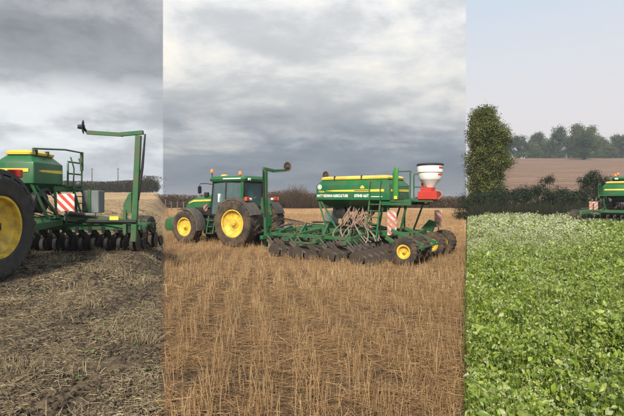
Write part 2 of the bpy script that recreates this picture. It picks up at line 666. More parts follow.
def copy_tree(o, parent=None):
    c = o.copy()
    COL.objects.link(c)
    c.parent = parent
    for ch in list(o.children):
        copy_tree(ch, c)
    return c


# ------------------------------------------------------------------ ground
def ground_mesh(name, az, rr, mat, rough):
    A, Q = np.meshgrid(az, rr)
    X = Q * np.sin(A)
    Y = Q * np.cos(A)
    Z = terrain(X, Y)
    fade = 1 - sst(Q, 25, 60)
    Z = Z + rough * fade * (fbm(X * 3.2, Y * 3.2, 5) * 1.2 + 0.6 * fbm(X * 14, Y * 14, 3))
    v = np.stack([X, Y, Z], -1).reshape(-1, 3)
    na, nr = len(az), len(rr)
    i = np.arange(nr - 1)[:, None] * na + np.arange(na - 1)[None, :]
    f = np.stack([i, i + 1, i + na + 1, i + na], -1).reshape(-1, 4)
    me = np_mesh(name, v, f[:, ::-1], mat)
    me.polygons.foreach_set('use_smooth', [True] * len(me.polygons))
    o = link(name, me)
    tag(o, kind='structure')
    return o


def geom(a, b, k):
    n = int(math.log(b / a) / math.log(k)) + 1
    return a * (b / a) ** (np.arange(n + 1) / n)


fine_r = np.concatenate([[0.02, 0.6, 1.2], geom(1.8, 60, 1.012), geom(60, 420, 1.06)[1:]])
az_left = np.concatenate([np.radians(np.linspace(-180, -42, 40)), np.linspace(R(-42), AZ_L, 110)[1:]])
az_mid = np.linspace(AZ_L, AZ_R, 150)
az_right = np.concatenate([np.linspace(AZ_R, R(45), 100), np.radians(np.linspace(45, 180, 40))[1:]])
ground_mesh('dark_stubble_field', az_left, fine_r, 'soil_dark', 0.055)
ground_mesh('golden_stubble_field', az_mid, fine_r, 'soil_golden', 0.06)
r_crop = np.concatenate([[0.02, 0.6, 1.2], geom(1.8, 46, 1.03)])
r_hill = geom(46, 420, 1.03)
ground_mesh('crop_field', az_right, r_crop, 'soil_crop', 0.05)
ground_mesh('ploughed_field', az_right, r_hill, 'plough', 0.0)


# ------------------------------------------------------------------ scattered straw, stalks, leaves
def scatter(n, a0, a1, r0, r1, power=1.0, az_pad=0.0):
    """points in a wedge; power 1 = even over the area, smaller = denser near the viewer's end"""
    a = rng.uniform(a0, a1, n)
    e = 2.0 * power
    r = (rng.random(n) * (r1 ** e - r0 ** e) + r0 ** e) ** (1 / e)
    return r * np.sin(a), r * np.cos(a), r


def prisms(P, wid, sides=3):
    """P (N,K,3) polylines -> thin prisms"""
    N, K, _ = P.shape
    d = P[:, -1] - P[:, 0]
    d /= np.linalg.norm(d, axis=1, keepdims=True) + 1e-9
    ref = np.where(np.abs(d[:, 2:3]) > 0.8, np.array([[1.0, 0, 0]]), np.array([[0, 0, 1.0]]))
    a = np.cross(d, ref)
    a /= np.linalg.norm(a, axis=1, keepdims=True) + 1e-9
    b = np.cross(d, a)
    ph = rng.uniform(0, 6.28, N)
    taper = np.linspace(1.0, 0.7, K)
    V = np.empty((N, K, sides, 3))
    for s_ in range(sides):
        an = ph + 2 * math.pi * s_ / sides
        off = a * np.cos(an)[:, None] + b * np.sin(an)[:, None]
        V[:, :, s_] = P + off[:, None] * (wid[:, None] * taper[None])[:, :, None]
    base = np.arange(N)[:, None, None] * (K * sides)
    k = np.arange(K - 1)[None, :, None] * sides
    s0 = np.arange(sides)[None, None, :]
    s1 = (s0 + 1) % sides
    f = np.stack(np.broadcast_arrays(base + k + s0, base + k + s1, base + k + sides + s1, base + k + sides + s0), -1)
    return V.reshape(-1, 3), f.reshape(-1, 4)


def join_np(parts):
    vs, fs, o = [], [], 0
    for v, f in parts:
        vs.append(v)
        fs.append(f + o)
        o += len(v)
    return np.concatenate(vs), fs


def stalks(x, y, h, lean, wid, bend=0.15):
    z = terrain(x, y)
    n = len(x)
    th = rng.uniform(0, 6.28, n)
    l = rng.normal(0, 1, n) * lean
    dx, dy = np.cos(th) * l * h, np.sin(th) * l * h
    jx, jy = rng.normal(0, bend, n) * h * 0.5, rng.normal(0, bend, n) * h * 0.5
    P = np.empty((n, 3, 3))
    P[:, 0] = np.stack([x, y, z - 0.03], -1)
    P[:, 1] = np.stack([x + dx * 0.5 + jx, y + dy * 0.5 + jy, z + h * 0.5], -1)
    P[:, 2] = np.stack([x + dx, y + dy, z + h], -1)
    return prisms(P, wid)


def litter(x, y, L, wid, lift, curl=0.25, tilt=0.12):
    z = terrain(x, y) + lift
    n = len(x)
    th = rng.uniform(0, 6.28, n)
    c, s = np.cos(th), np.sin(th)
    tl = rng.normal(0, tilt, n)
    j = rng.normal(0, curl, n) * L * 0.5
    P = np.empty((n, 3, 3))
    P[:, 0] = np.stack([x - c * L / 2, y - s * L / 2, z - tl * L / 2], -1)
    P[:, 1] = np.stack([x - s * j, y + c * j, z + np.abs(j) * 0.3], -1)
    P[:, 2] = np.stack([x + c * L / 2, y + s * L / 2, z + tl * L / 2], -1)
    return prisms(P, wid)


def stuff(name, parts, mat, label):
    v, f = join_np(parts)
    o = link(name, np_mesh(name, v, f, mat))
    tag(o, label, kind='stuff')
    o['category'] = 'straw' if 'straw' in name or 'stubble' in name or 'litter' in name else 'plants'
    return o


def golden():
    parts = []
    for n, r0, r1, pw, w in ((7000, 2.0, 8, 0.8, 0.0023), (28000, 7.5, 26, 0.8, 0.0042), (34000, 24, 62, 0.7, 0.008)):
        x, y, r = scatter(n, AZ_L + 0.004, AZ_R - 0.004, r0, r1, pw)
        dens = fbm(x * 0.9, y * 0.9, 3) + 0.5 * np.cos((x + 0.12 * y) * 2 * math.pi / 0.42 + 0.5 * np.sin(y))
        k = dens > rng.uniform(-0.45, 0.35, len(x))
        x, y = x[k], y[k]
        h = np.clip(rng.normal(0.185, 0.055, len(x)), 0.05, 0.32)
        parts.append(stalks(x, y, h, 0.16, np.full(len(x), w) * rng.uniform(0.6, 1.4, len(x))))
    stuff('golden_stubble', parts, 'stubble', 'upright golden stubble stalks covering the middle field')
    parts = []
    for n, r0, r1, pw, w in ((34000, 1.9, 8, 0.75, 0.0017), (34000, 7.5, 26, 0.75, 0.004), (18000, 24, 50, 0.8, 0.009)):
        x, y, r = scatter(n, AZ_L + 0.006, AZ_R - 0.006, r0, r1, pw)
        d = fbm(x * 1.6 + 5, y * 1.6, 3)
        k = d > rng.uniform(-0.34, 0.22, len(x))
        x, y = x[k], y[k]
        L = rng.gamma(3, 0.055, len(x)) + 0.04
        parts.append(litter(x, y, L, np.full(len(x), w) * rng.uniform(0.6, 1.5, len(x)), rng.uniform(0.0, 0.055, len(x)), 0.35, 0.2))
    stuff('golden_straw_litter', parts, 'litter', 'fallen golden straw littering the soil between the stalks')


def dark_left():
    a0, a1 = R(-43), AZ_L - 0.004
    parts = []
    for n, r0, r1, pw, w in ((44000, 1.9, 8, 0.75, 0.0020), (46000, 7.5, 24, 0.8, 0.0038), (26000, 22, 60, 0.75, 0.012)):
        x, y, r = scatter(n, a0, a1, r0, r1, pw)
        # tilled rows run away from the viewer, with straw gathered in patches
        d = fbm(x * 1.3, y * 0.9, 4) + 0.13 * np.cos(x * 5.2 + 0.6 * np.sin(y * 0.7)) + 0.02 * np.clip(r - 10, 0, 20)
        k = d > rng.uniform(-0.16, 0.34, len(x))
        x, y = x[k], y[k]
        L = rng.gamma(1.4, 0.027, len(x)) + 0.015
        parts.append(litter(x, y, L, np.full(len(x), w) * rng.uniform(0.6, 1.8, len(x)), rng.uniform(0.0, 0.035, len(x)), 0.3, 0.22))
    # tussocks of standing straw
    cx, cy, cr = scatter(420, a0, a1, 2.2, 34, 0.9)
    xs, ys, hs = [], [], []
    for i in range(len(cx)):
        m_ = int(rng.integers(14, 55))
        xs.append(cx[i] + rng.normal(0, 0.09, m_))
        ys.append(cy[i] + rng.normal(0, 0.06, m_))
        hs.append(np.clip(rng.normal(0.085, 0.035, m_), 0.02, 0.2))
    x, y, h = np.concatenate(xs), np.concatenate(ys), np.concatenate(hs)
    k = np.arctan2(x, y) < a1 - 0.002
    x, y, h = x[k], y[k], h[k]
    parts.append(stalks(x, y, h, 0.7, 0.0020 + 0.00028 * np.hypot(x, y)))
    stuff('pale_straw', parts, 'pale_straw', 'pale chopped straw and tufts strewn over the dark tilled soil')
    # long loose stems
    # soil clods
    x, y, r = scatter(16000, a0, a1, 1.9, 16, 0.7)
    n = len(x)
    s_ = np.clip(rng.gamma(1.5, 0.007, n) + 0.005, 0, 0.024)
    z = terrain(x, y) + s_ * 0.35
    u = np.array([[0, 0, 1], [1, 0, 0], [0, 1, 0], [-1, 0, 0], [0, -1, 0], [0, 0, -1]], float)
    V = u[None] * s_[:, None, None] * rng.uniform(0.55, 1.25, (n, 6, 3))
    th = rng.uniform(0, 6.28, n)
    c, s2 = np.cos(th)[:, None], np.sin(th)[:, None]
    V = np.stack([V[..., 0] * c - V[..., 1] * s2, V[..., 0] * s2 + V[..., 1] * c, V[..., 2] + 0.25 * V[..., 0]], -1)
    V += np.stack([x, y, z], -1)[:, None]
    f = np.array([[0, 1, 2], [0, 2, 3], [0, 3, 4], [0, 4, 1], [5, 2, 1], [5, 3, 2], [5, 4, 3], [5, 1, 4]])
    F = (f[None] + np.arange(n)[:, None, None] * 6).reshape(-1, 3)
    o = link('soil_clods', np_mesh('soil_clods', V.reshape(-1, 3), F, 'clod'))
    tag(o, 'dark crumbly soil clods scattered over the tilled field', 'soil', kind='stuff')


def leaves(c, size, up=0.6, aspect=0.62, fold=0.25, rich=True, outward=None):
    """leaf faces at centres c (N,3)"""
    n = len(c)
    nrm = rng.normal(0, 1, (n, 3))
    nrm[:, 2] = np.abs(nrm[:, 2]) * 0.6 + up * 2.0
    if outward is not None:
        nrm = rng.normal(0, 0.5, (n, 3)) + outward * 1.3
    nrm /= np.linalg.norm(nrm, axis=1, keepdims=True)
    t = rng.normal(0, 1, (n, 3))
    t -= nrm * (t * nrm).sum(1, keepdims=True)
    t /= np.linalg.norm(t, axis=1, keepdims=True)
    b = np.cross(nrm, t)
    L = size[:, None]
    wd = L * aspect * rng.uniform(0.7, 1.2, (n, 1))
    if rich:
        V = np.stack([c - t * L * 0.5, c - t * L * 0.12 + b * wd * 0.5 + nrm * L * fold * 0.5, c - t * L * 0.12 - b * wd * 0.5 + nrm * L * fold * 0.5,
                      c + t * L * 0.25 + b * wd * 0.4 + nrm * L * fold * 0.4, c + t * L * 0.25 - b * wd * 0.4 + nrm * L * fold * 0.4,
                      c + t * L * 0.55 - nrm * L * fold * 0.6, c + t * L * 0.1], 1)
        f = np.array([[0, 1, 6], [0, 6, 2], [1, 3, 6], [2, 6, 4], [3, 5, 6], [4, 6, 5]])
        k = 7
    else:
        V = np.stack([c - t * L * 0.5, c + b * wd * 0.5, c + t * L * 0.5, c - b * wd * 0.5 + nrm * L * fold], 1)
        f = np.array([[0, 1, 2], [0, 2, 3]])
        k = 4
    F = (f[None] + np.arange(n)[:, None, None] * k).reshape(-1, 3)
    return V.reshape(-1, 3), F


CROP_FAR = 31.0


def canopy(x, y):
    return 0.42 + 0.22 * fbm(x * 0.7, y * 0.7, 3) + 0.55 * fbm(x * 2.8, y * 2.8, 2) + 0.35 * fbm(x * 8, y * 8, 1)


def standing(x, y):
    """the crop is gone where the drill has worked"""
    return ~((x / y > (571 - CX) / F_PX) & (y > 21.5 + 0.6 * fbm(x, y, 2)))


def crop():
    a0, a1 = AZ_R + 0.003, R(47)
    lv, pale, stem = [], [], []
    for n, r0, r1, pw, sz, rich in ((84000, 2.0, 7, 0.8, 0.030, True), (150000, 6.5, 16, 0.75, 0.040, True), (90000, 15, CROP_FAR, 0.8, 0.085, False)):
        x, y, r = scatter(n, a0, a1, r0, r1, pw)
        H = canopy(x, y)
        hf = np.sqrt(rng.random(n))
        z = terrain(x, y) + H * (0.30 + 0.70 * hf)
        s_ = sz * np.clip(rng.gamma(3, 0.33, n), 0.35, 2.4)
        row = np.cos((x * math.cos(R(29)) - y * math.sin(R(29))) * 2 * math.pi / 0.5 + 1.5 * fbm(x, y, 2))
        k = standing(x, y) & (rng.random(n) < 0.74 + 0.3 * row + 0.5 * fbm(x * 2, y * 2, 2))
        lv.append(leaves(np.stack([x, y, z], -1)[k], s_[k], 0.10, 0.55, 0.25, rich))
        # pale flower heads and seed pods, thick towards the far left of the crop
        x, y, r = scatter(int(n * 0.5), a0, a1, r0, r1, pw)
        az = np.arctan2(x, y)
        dens = 0.08 + 1.6 * sst(r, 8, 14) * sst(az, R(35), R(26)) + 0.30 * fbm(x * 1.1, y * 1.1, 2) + 0.25 * np.exp(-((az - R(29)) / R(1.8)) ** 2)
        k = (rng.random(len(x)) < dens) & standing(x, y)
        x, y = x[k], y[k]
        z = terrain(x, y) + canopy(x, y) * rng.uniform(0.75, 1.2, len(x))
        pale.append(leaves(np.stack([x, y, z], -1), sz * rng.uniform(0.25, 0.6, len(x)) * (1 + 1.2 * sst(np.hypot(x, y), 9, 16)), 0.2, 0.55, 0.3, False))
        x, y, r = scatter(int(n * 0.10), a0, a1, r0, r1, pw)
        k = standing(x, y)
        x, y = x[k], y[k]
        H = canopy(x, y) * rng.uniform(0.6, 1.25, len(x))
        stem.append(stalks(x, y, H * 0.9, 0.14, 0.0013 + 0.0002 * np.hypot(x, y)))
    v, f = join_np(lv + stem)
    tag(link('green_crop', np_mesh('green_crop', v, f, 'crop_leaf')), 'leafy bright green cover crop filling the right field', 'plants', kind='stuff')
    v, f = join_np(pale)
    tag(link('crop_flower_heads', np_mesh('crop_flower_heads', v, f, 'crop_pale')), 'pale flower heads and stems rising through the green crop', 'plants', kind='stuff')


golden()
dark_left()
crop()

# a few green seedlings on the dark soil
x, y, r = scatter(60, R(-42), AZ_L - 0.02, 2.5, 14, 0.8)
c = np.repeat(np.stack([x, y, terrain(x, y) + 0.035], -1), 4, 0) + rng.normal(0, 0.02, (240, 3)) * [1, 1, 0.4]
v, f = leaves(c, rng.uniform(0.02, 0.045, 240), 0.4)
tag(link('green_seedlings', np_mesh('green_seedlings', v, f, 'weed_leaf')), 'tiny green seedlings dotted over the dark tilled soil', 'plants', kind='stuff')


# ------------------------------------------------------------------ trees, bushes, hedges
def crown_points(n, lobes, shell=0.55):
    """points spread through a cloud of lobes (cx,cy,cz,r)"""
    lob = np.array(lobes)
    w = lob[:, 3] ** 2
    i = rng.choice(len(lob), n, p=w / w.sum())
    d = rng.normal(0, 1, (n, 3))
    d /= np.linalg.norm(d, axis=1, keepdims=True)
    rad = (shell + (1 - shell) * rng.random(n)) * lob[i, 3]
    return lob[i, :3] + d * rad[:, None] * [1, 1, 0.85], d


def make_tree(name, base, h, rad, nleaf, lsize, mat, label, group=None, seed=0, low=0.25, lobes_n=26, cat='tree', clump=12, pexp=0.6, shape=None):
    global rng
    keep = rng
    rng = np.random.default_rng(seed + 100)
    root = empty(name, base)
    tag(root, label, cat, group)
    lobes = []
    for i in range(lobes_n if shape is None else 0):
        zf = low + (1 - low) * rng.random() ** 0.8
        prof = math.sin(math.pi * min(1, max(0.0, (zf - low * 0.7) / (1.06 - low * 0.7))) ** 0.75) ** pexp
        an = rng.uniform(0, 6.28)
        q = rad * prof * math.sqrt(rng.random()) * 0.8
        lobes.append((q * math.cos(an), q * math.sin(an), h * zf * 0.93, rad * rng.uniform(0.2, 0.38)))
    if shape is not None:
        # boughs fill a profile that is fuller on one side
        zz = 0.9
        while zz < h - 0.5:
            lx0, lx1 = np.interp(zz, shape[0], shape[1]), np.interp(zz, shape[0], shape[2])
            nl = 7
            for k in range(nl):
                lr = rng.uniform(0.42, 0.82)
                a = 2 * math.pi * (k + rng.random()) / nl
                q = rng.uniform(0.55, 1.0)
                cx_, hx = (lx0 + lx1) / 2, max(0.1, (lx1 - lx0) / 2 - lr * 0.8)
                lobes.append((cx_ + hx * math.cos(a) * q, 1.7 * math.sin(a) * q, zz + rng.uniform(-0.3, 0.3), lr))
            zz += 0.62
        cl, out = crown_points(nleaf // clump, lobes, 0.72)
        cl = cl + rng.normal(0, 0.10, cl.shape)
        out = out + [0, 0, 0.25]
    else:
        cl, out = crown_points(nleaf // clump, lobes, 0.5)
        out = out + [0, 0, 0.25]
    pts = np.repeat(cl, clump, 0) + rng.normal(0, 1, (len(cl) * clump, 3)) * lsize * 1.5
    pts[:, 2] = np.maximum(pts[:, 2], 0.05 * h)
    v, f = leaves(pts, lsize * rng.uniform(0.6, 1.5, len(pts)), 0.1, 0.7, 0.2, False, np.repeat(out, clump, 0))
    link('crown', np_mesh('crown', v, f, mat), None, root)
    tb = MB()
    tr = max(0.05, h * 0.026)
    tb.tube([(0, 0, -0.4), (0.02 * h, 0.01 * h, h * 0.25), (0, 0.02 * h, h * 0.5), (0.02 * h, 0, h * 0.78)], [tr * 1.35, tr, tr * 0.7, tr * 0.2], 8)
    for i in range(min(12, lobes_n)):
        L = lobes[i]
        z0 = h * rng.uniform(0.2, 0.5)
        tb.tube([(0, 0.01 * h, z0), (L[0] * 0.5, L[1] * 0.5, (z0 + L[2]) / 2 + 0.02 * h), (L[0], L[1], L[2])], [tr * 0.5, tr * 0.32, tr * 0.08], 5)
    tb.build('trunk', 'bark', root)
    rng = keep
    return root


def at(u, y):
    """ground point seen at picture column u, at depth y"""
    x = (u - CX) / F_PX * y
    return (x, y, tz(x, y))


# the tall tree at the left end of the hedge
make_tree('broadleaf_tree', at(484, 41), 10.5, 2.35, 78000, 0.12, 'tree_leaf', 'tall leafy green tree at the left end of the dark hedge', seed=1, lobes_n=12, clump=10,
          shape=([0, 3.1, 4.6, 6.0, 7.4, 8.6, 9.5, 10.4], [-1.1, -1.5, -1.75, -1.85, -1.8, -1.55, -1.1, -0.4], [1.2, 1.75, 2.35, 2.65, 2.5, 1.85, 0.9, 0.0]))

# trees along the far edge of the ploughed hill: (u, depth, height, radius, kind)
far = [(505, 236, 14, 5.5, 0), (519, 230, 12, 6, 0), (538, 246, 16.5, 6.5, 0), (531, 227, 8, 4.5, 0), (550, 240, 10, 5, 0), (559, 226, 16, 5.6, 0),
       (568, 242, 13, 5, 0), (579, 229, 17, 5.6, 0), (590, 226, 16.5, 6, 1), (584, 196, 11.5, 5.6, 0), (573, 222, 7, 4, 0),
       (603, 232, 10, 5, 0), (617, 238, 13.5, 6, 0), (631, 230, 13, 6, 0), (598, 330, 26, 9, 0), (548, 340, 22, 9, 0), (612, 226, 6, 4, 1), (645, 236, 15, 7, 0)]
flabels = ['rounded dark tree behind the big near tree on the hill', 'broad dark green tree left of the hill field', 'tall round tree in the far row above the brown field',
           'low bush in front of the far tree row', 'low domed tree in the gap of the far row', 'tall twin-topped tree in the middle of the far row',
           'narrow tree tucked behind the tallest far trees', 'tallest dark tree of the far row above the brown field', 'yellow-green tree in the middle of the far row',
           'dark round tree standing forward on the brown field edge', 'small dark tree beside the field corner', 'low dark tree near the pale house',
           'broad tree above the pale house', 'tree cut by the right edge of the view', 'hazy blue treetop far behind the tree row on the right',
           'hazy blue treetop far behind the tree row on the left', 'yellowish bush below the pale house', 'dark tree just outside the right edge']
protos = {}
for i, (u, dep, h, rad, kind) in enumerate(far[:-1]):
    loc = at(u, dep)
    key = (kind, i % 4)
    if key in protos:
        o = copy_tree(protos[key][0])
        _, h0, r0 = protos[key]
        o.location = loc
        o.scale = (rad / r0, rad / r0, h / h0)
        o.rotation_euler.z = i * 1.7
    else:
        o = make_tree('far_tree', loc, h, rad, 8000, 0.42, 'far_leaf_yellow' if kind else ('far_leaf', 'far_leaf_dark', 'far_leaf', 'far_leaf_olive')[i % 4], '', seed=20 + i, low=0.10, lobes_n=26, clump=8)
        protos[key] = (o, h, rad)
    tag(o, flabels[i], 'tree', 'trees along the far edge of the ploughed hill')

# low hedge under the far trees
for i in range(9):
    u = 508 + i * 15
    o = make_tree('field_edge_bush', at(u, 221 + 2 * math.sin(i * 2.1)), 3.4 + 0.8 * math.sin(i * 3.3), 5.0, 1200, 0.36, 'far_leaf',
                  ORD[i] + ' low bush from the left in the hedge topping the brown field', 'far hedge bushes', seed=60 + i, low=0.02, lobes_n=10, cat='bush', clump=6)

# dark hedge between the crop and the ploughed field: (u, depth, height, radius)
hed = [(468, 38, 2.0, 1.9), (483, 37.5, 2.2, 1.8), (499, 37, 2.3, 1.9), (513, 37, 2.0, 1.7), (526, 36.5, 2.5, 1.8), (538, 36.5, 2.6, 1.5), (549, 36.5, 3.5, 1.5),
       (562, 36.5, 2.3, 1.6), (574, 37, 2.5, 1.5), (585, 37, 3.6, 1.3), (594, 37, 4.0, 1.5), (607, 37, 3.3, 1.6), (620, 37, 2.4, 1.7), (634, 37, 2.6, 1.7)]
hl = {0: 'low dark bush under the tall tree at the hedge end', 6: 'pointed dark bush rising above the middle of the hedge', 9: 'tall dark bush left of the seed drill in the crop, nearer the pointed bush',
      10: 'tallest dark bush of the hedge, beside the drill in the crop', 11: 'dark hedge bush straight behind the drill in the crop'}
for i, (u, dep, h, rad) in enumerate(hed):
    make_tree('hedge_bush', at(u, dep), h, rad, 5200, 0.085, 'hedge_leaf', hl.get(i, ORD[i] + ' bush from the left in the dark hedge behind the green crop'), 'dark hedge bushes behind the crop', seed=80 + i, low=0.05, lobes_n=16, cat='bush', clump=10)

# rough grass bank in front of the hedge
x = rng.uniform(10, 33, 16000)
y = rng.uniform(31.5, 36.5, 16000)
k = (np.arctan2(x, y) > AZ_R + 0.006)
x, y = x[k], y[k]
v, f = stalks(x, y, rng.gamma(4, 0.14, len(x)) + 0.1, 0.25, np.full(len(x), 0.014))
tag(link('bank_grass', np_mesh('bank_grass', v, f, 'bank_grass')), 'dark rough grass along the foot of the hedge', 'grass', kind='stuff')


def twig_bush(name, base, h, rad, n, mat, label, group, seed, tw=0.02, leafy=0.0):
    global rng
    keep = rng
    rng = np.random.default_rng(seed + 500)
    root = empty(name, base)
    tag(root, label, 'bush', group)
    # twigs fan up and out from the base
    th = rng.uniform(0, 6.28, n)
    q = rad * np.sqrt(rng.random(n))
    bx, by = q * np.cos(th) * 0.75, q * np.sin(th) * 0.5
    hh = h * (0.45 + 0.55 * rng.random(n)) * (1 - 0.45 * (q / rad) ** 2)
    z0 = hh * rng.random(n) * 0.75
    L = h * rng.uniform(0.12, 0.32, n)
    dx, dy = np.cos(th) * 0.35 + rng.normal(0, 0.35, n), np.sin(th) * 0.35 + rng.normal(0, 0.35, n)
    P = np.empty((n, 3, 3))
    P[:, 0] = np.stack([bx, by, z0], -1)
    P[:, 1] = P[:, 0] + np.stack([dx * L * 0.5, dy * L * 0.5, L * 0.5], -1) + rng.normal(0, 0.04, (n, 3)) * h
    P[:, 2] = P[:, 0] + np.stack([dx * L, dy * L, L], -1)
    v, f = prisms(P, np.full(n, tw) * rng.uniform(0.5, 1.5, n))
    parts = [(v, f)]
    if leafy:
        m_ = int(n * leafy)
        pts = np.stack([rng.normal(0, rad * 0.5, m_), rng.normal(0, rad * 0.35, m_), h * rng.random(m_) ** 0.7 * 0.85 + 0.05], -1)
        parts.append(leaves(pts, rng.uniform(0.6, 1.5, m_) * tw * 8, 0.1, 0.7, 0.2, False))
    v, f = join_np(parts)
    link('crown', np_mesh('crown', v, f, mat), None, root)
    tb = MB()
    for i in range(7):
        a = i * 0.9
        tb.tube([(rad * 0.3 * math.cos(a), rad * 0.25 * math.sin(a), -0.2), (rad * 0.4 * math.cos(a), rad * 0.3 * math.sin(a), h * 0.35),
                 (rad * 0.55 * math.cos(a), rad * 0.4 * math.sin(a), h * 0.75)], [0.06, 0.045, 0.012], 5)
    tb.build('trunk', 'bark', root)
    rng = keep
    return root


# bare brown hedge across the far side of the golden field
hp = []
for i in range(20):
    u = 160 + i * 16.3
    hgt = [2.7, 2.6, 2.5, 2.7, 2.5, 2.4, 2.6, 3.2, 3.6, 2.9, 2.5, 2.3, 2.2, 2.3, 2.2, 2.3, 2.2, 2.4, 2.3, 2.2][i]
    loc = at(min(max(u, 168), 463), 76)
    if i < 5:
        o = twig_bush('hedge_bush', loc, hgt, 2.6, 1500, 'brown_twig', '', '', 10 + i, 0.024, 0.5)
        hp.append((o, hgt))
    else:
        o = copy_tree(hp[i % 5][0])
        o.location = loc
        o.rotation_euler.z = math.pi * (i % 2) + 0.2 * math.sin(i)
        o.scale = (1.0, 1.0, hgt / hp[i % 5][1])
    tag(o, ORD[i] + ' bush from the left in the bare brown hedge behind the golden stubble', 'bush', 'bare hedge bushes behind the golden stubble')
twig_bush('bare_bush', at(297, 73), 4.9, 2.6, 1500, 'brown_twig', 'tall bare twiggy bush standing above the hedge between tractor and drill', None, 41, 0.014, 0.05)
twig_bush('bare_bush', at(318, 74), 3.5, 2.4, 1300, 'brown_twig', 'lower bare bush behind the front of the seed hopper', None, 42, 0.016, 0.1)
twig_bush('bare_bush', at(277, 74), 3.7, 1.9, 1200, 'brown_twig', 'bare bush behind the marker arm beside the tall twiggy bush', None, 43, 0.016, 0.1)

# mixed hedge on the skyline of the dark stubble field
lh = [(-20, 3.0), (-2, 3.0), (16, 3.2), (34, 3.1), (52, 3.0), (70, 2.9), (86, 2.8), (101, 2.6), (113, 2.7), (124, 2.9), (134, 3.1), (140, 3.2), (149, 4.4)]
for i, (u, h) in enumerate(lh):
    lab = ORD[i] + ' bush from the left in the skyline hedge behind the left drill'
    if i == len(lh) - 1:
        lab = 'taller dark bush at the right end of the skyline hedge'
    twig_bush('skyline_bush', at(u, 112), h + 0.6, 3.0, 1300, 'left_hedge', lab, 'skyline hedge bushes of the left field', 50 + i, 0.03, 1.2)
for i, (u, lab, top) in enumerate(((92, 'thin wooden pole above the grey box of the left drill', 168), (118, 'thin wooden pole standing in the skyline hedge', 168))):
    b = at(u, 118)
    mb = MB()
    hh = CAM_Z + (HY - top) / F_PX * 118 - b[2]
    mb.tube([(0, 0, -0.5), (0, 0, hh * 0.5), (0, 0, hh)], [0.15, 0.13, 0.10], 8)
    mb.box((0, 0, hh - 0.35), (0.9, 0.10, 0.12))
    o = mb.build('utility_pole', 'wood', loc=b)
    tag(o, lab, 'pole')

# post and wire fence at the far left of the golden field
fr = empty('wire_fence', at(172, 62))
tag(fr, 'low post and wire fence in front of the far hedge, left of the tractor', 'fence')
fb = Vector(fr.location)
wire = MB()
prev = None
for i in range(9):
    p = Vector(at(165.5 + i * 6.0, 62)) - fb
    MB().box((p.x, p.y, p.z + 0.55), (0.11, 0.11, 1.5)).build('post', 'wood', fr)
    if prev:
        for hz_ in (0.5, 0.85, 1.15):
            wire.beam(prev + Vector((0, -0.07, hz_)), p + Vector((0, -0.07, hz_)), 0.012, 0.02)
    prev = p
wire.build('wire', 'steel', fr)

# pale house among the far trees
hx = at(611, 243)
hr = empty('house', hx, R(-20))
tag(hr, 'pale house with a dark roof half hidden among the far trees', 'house')
hm = MB()
hm.prism([(-5, -1), (5, -1), (5, 5.2), (0, 8.4), (-5, 5.2)], -3.2, 3.2, 'yz')
hm2 = MB()
hm2.box((0, 0, 2.2), (12, 8, 6.4))
hm2.prism([(-4, 5.4), (4, 5.4), (0, 8.4)], -6, 6, 'yz')
hm2.build('wall', 'render_wall', hr)
rf = MB()
for s_ in (-1, 1):
    rf.beam((0, s_ * 4.5, 5.15), (0, s_ * -0.1, 8.65), 12.8, 0.25, (0, 0, 1))
ro = rf.build('roof', 'roof_slate', hr)
MB().box((4.6, 0, 9.0), (1.0, 0.8, 1.8)).build('chimney', 'render_wall', ro)
for wx in (-4, -1.3, 1.3, 4):
    for wz in (1.4, 4.0):
        wn = MB().box((wx, -4.03, wz), (1.0, 0.1, 1.2)).build('window', 'white', hr)
        MB().box((wx, -4.09, wz), (0.84, 0.06, 1.04)).build('pane', 'glass', wn)


# ------------------------------------------------------------------ wheels
def tyre_mesh(Ro, w, Rr, lugs, mat, lug_h=0.045):
    mb = MB()
    h = w / 2
    pr = [(Rr, -h * 0.78), (Rr + 0.05, -h * 0.92), (Ro * 0.5 + Rr * 0.5, -h), (Ro - 0.09, -h * 0.97), (Ro - 0.03, -h * 0.82), (Ro - lug_h * 0.6, -h * 0.4), (Ro - lug_h * 0.5, 0)]
    pr = pr + [(r, -a) for r, a in pr[-2::-1]]
    mb.lathe(pr, n=48, closed=True)
    if lugs:
        for k in range(lugs):
            for s_ in (-1, 1):
                a0 = 2 * math.pi * (k + (0.5 if s_ > 0 else 0)) / lugs
                # each bar runs from the centre line back to the shoulder and down the side
                st = [(0.02, 0.0, Ro), (h * 0.55, 0.62 / lugs * 3.2, Ro), (h * 0.93, 1.0 / lugs * 3.4, Ro - 0.02), (h * 1.02, 1.05 / lugs * 3.4, Ro - 0.12)]
                rings = []
                da = 0.042 / Ro
                for yy, aa, rr in st:
                    ri = rr - lug_h - 0.03
                    ring = []
                    for (dd, rad) in ((-da * 1.25, ri), (da * 1.25, ri), (da * 0.8, rr), (-da * 0.8, rr)):
                        an = a0 + aa + dd
                        ring.append((rad * math.sin(an), s_ * (yy if rad > ri else yy - 0.015), rad * math.cos(an)))
                    rings.append(ring)
                mb.loft(rings)
    return mb.mesh('tyre', mat, 0, 30)


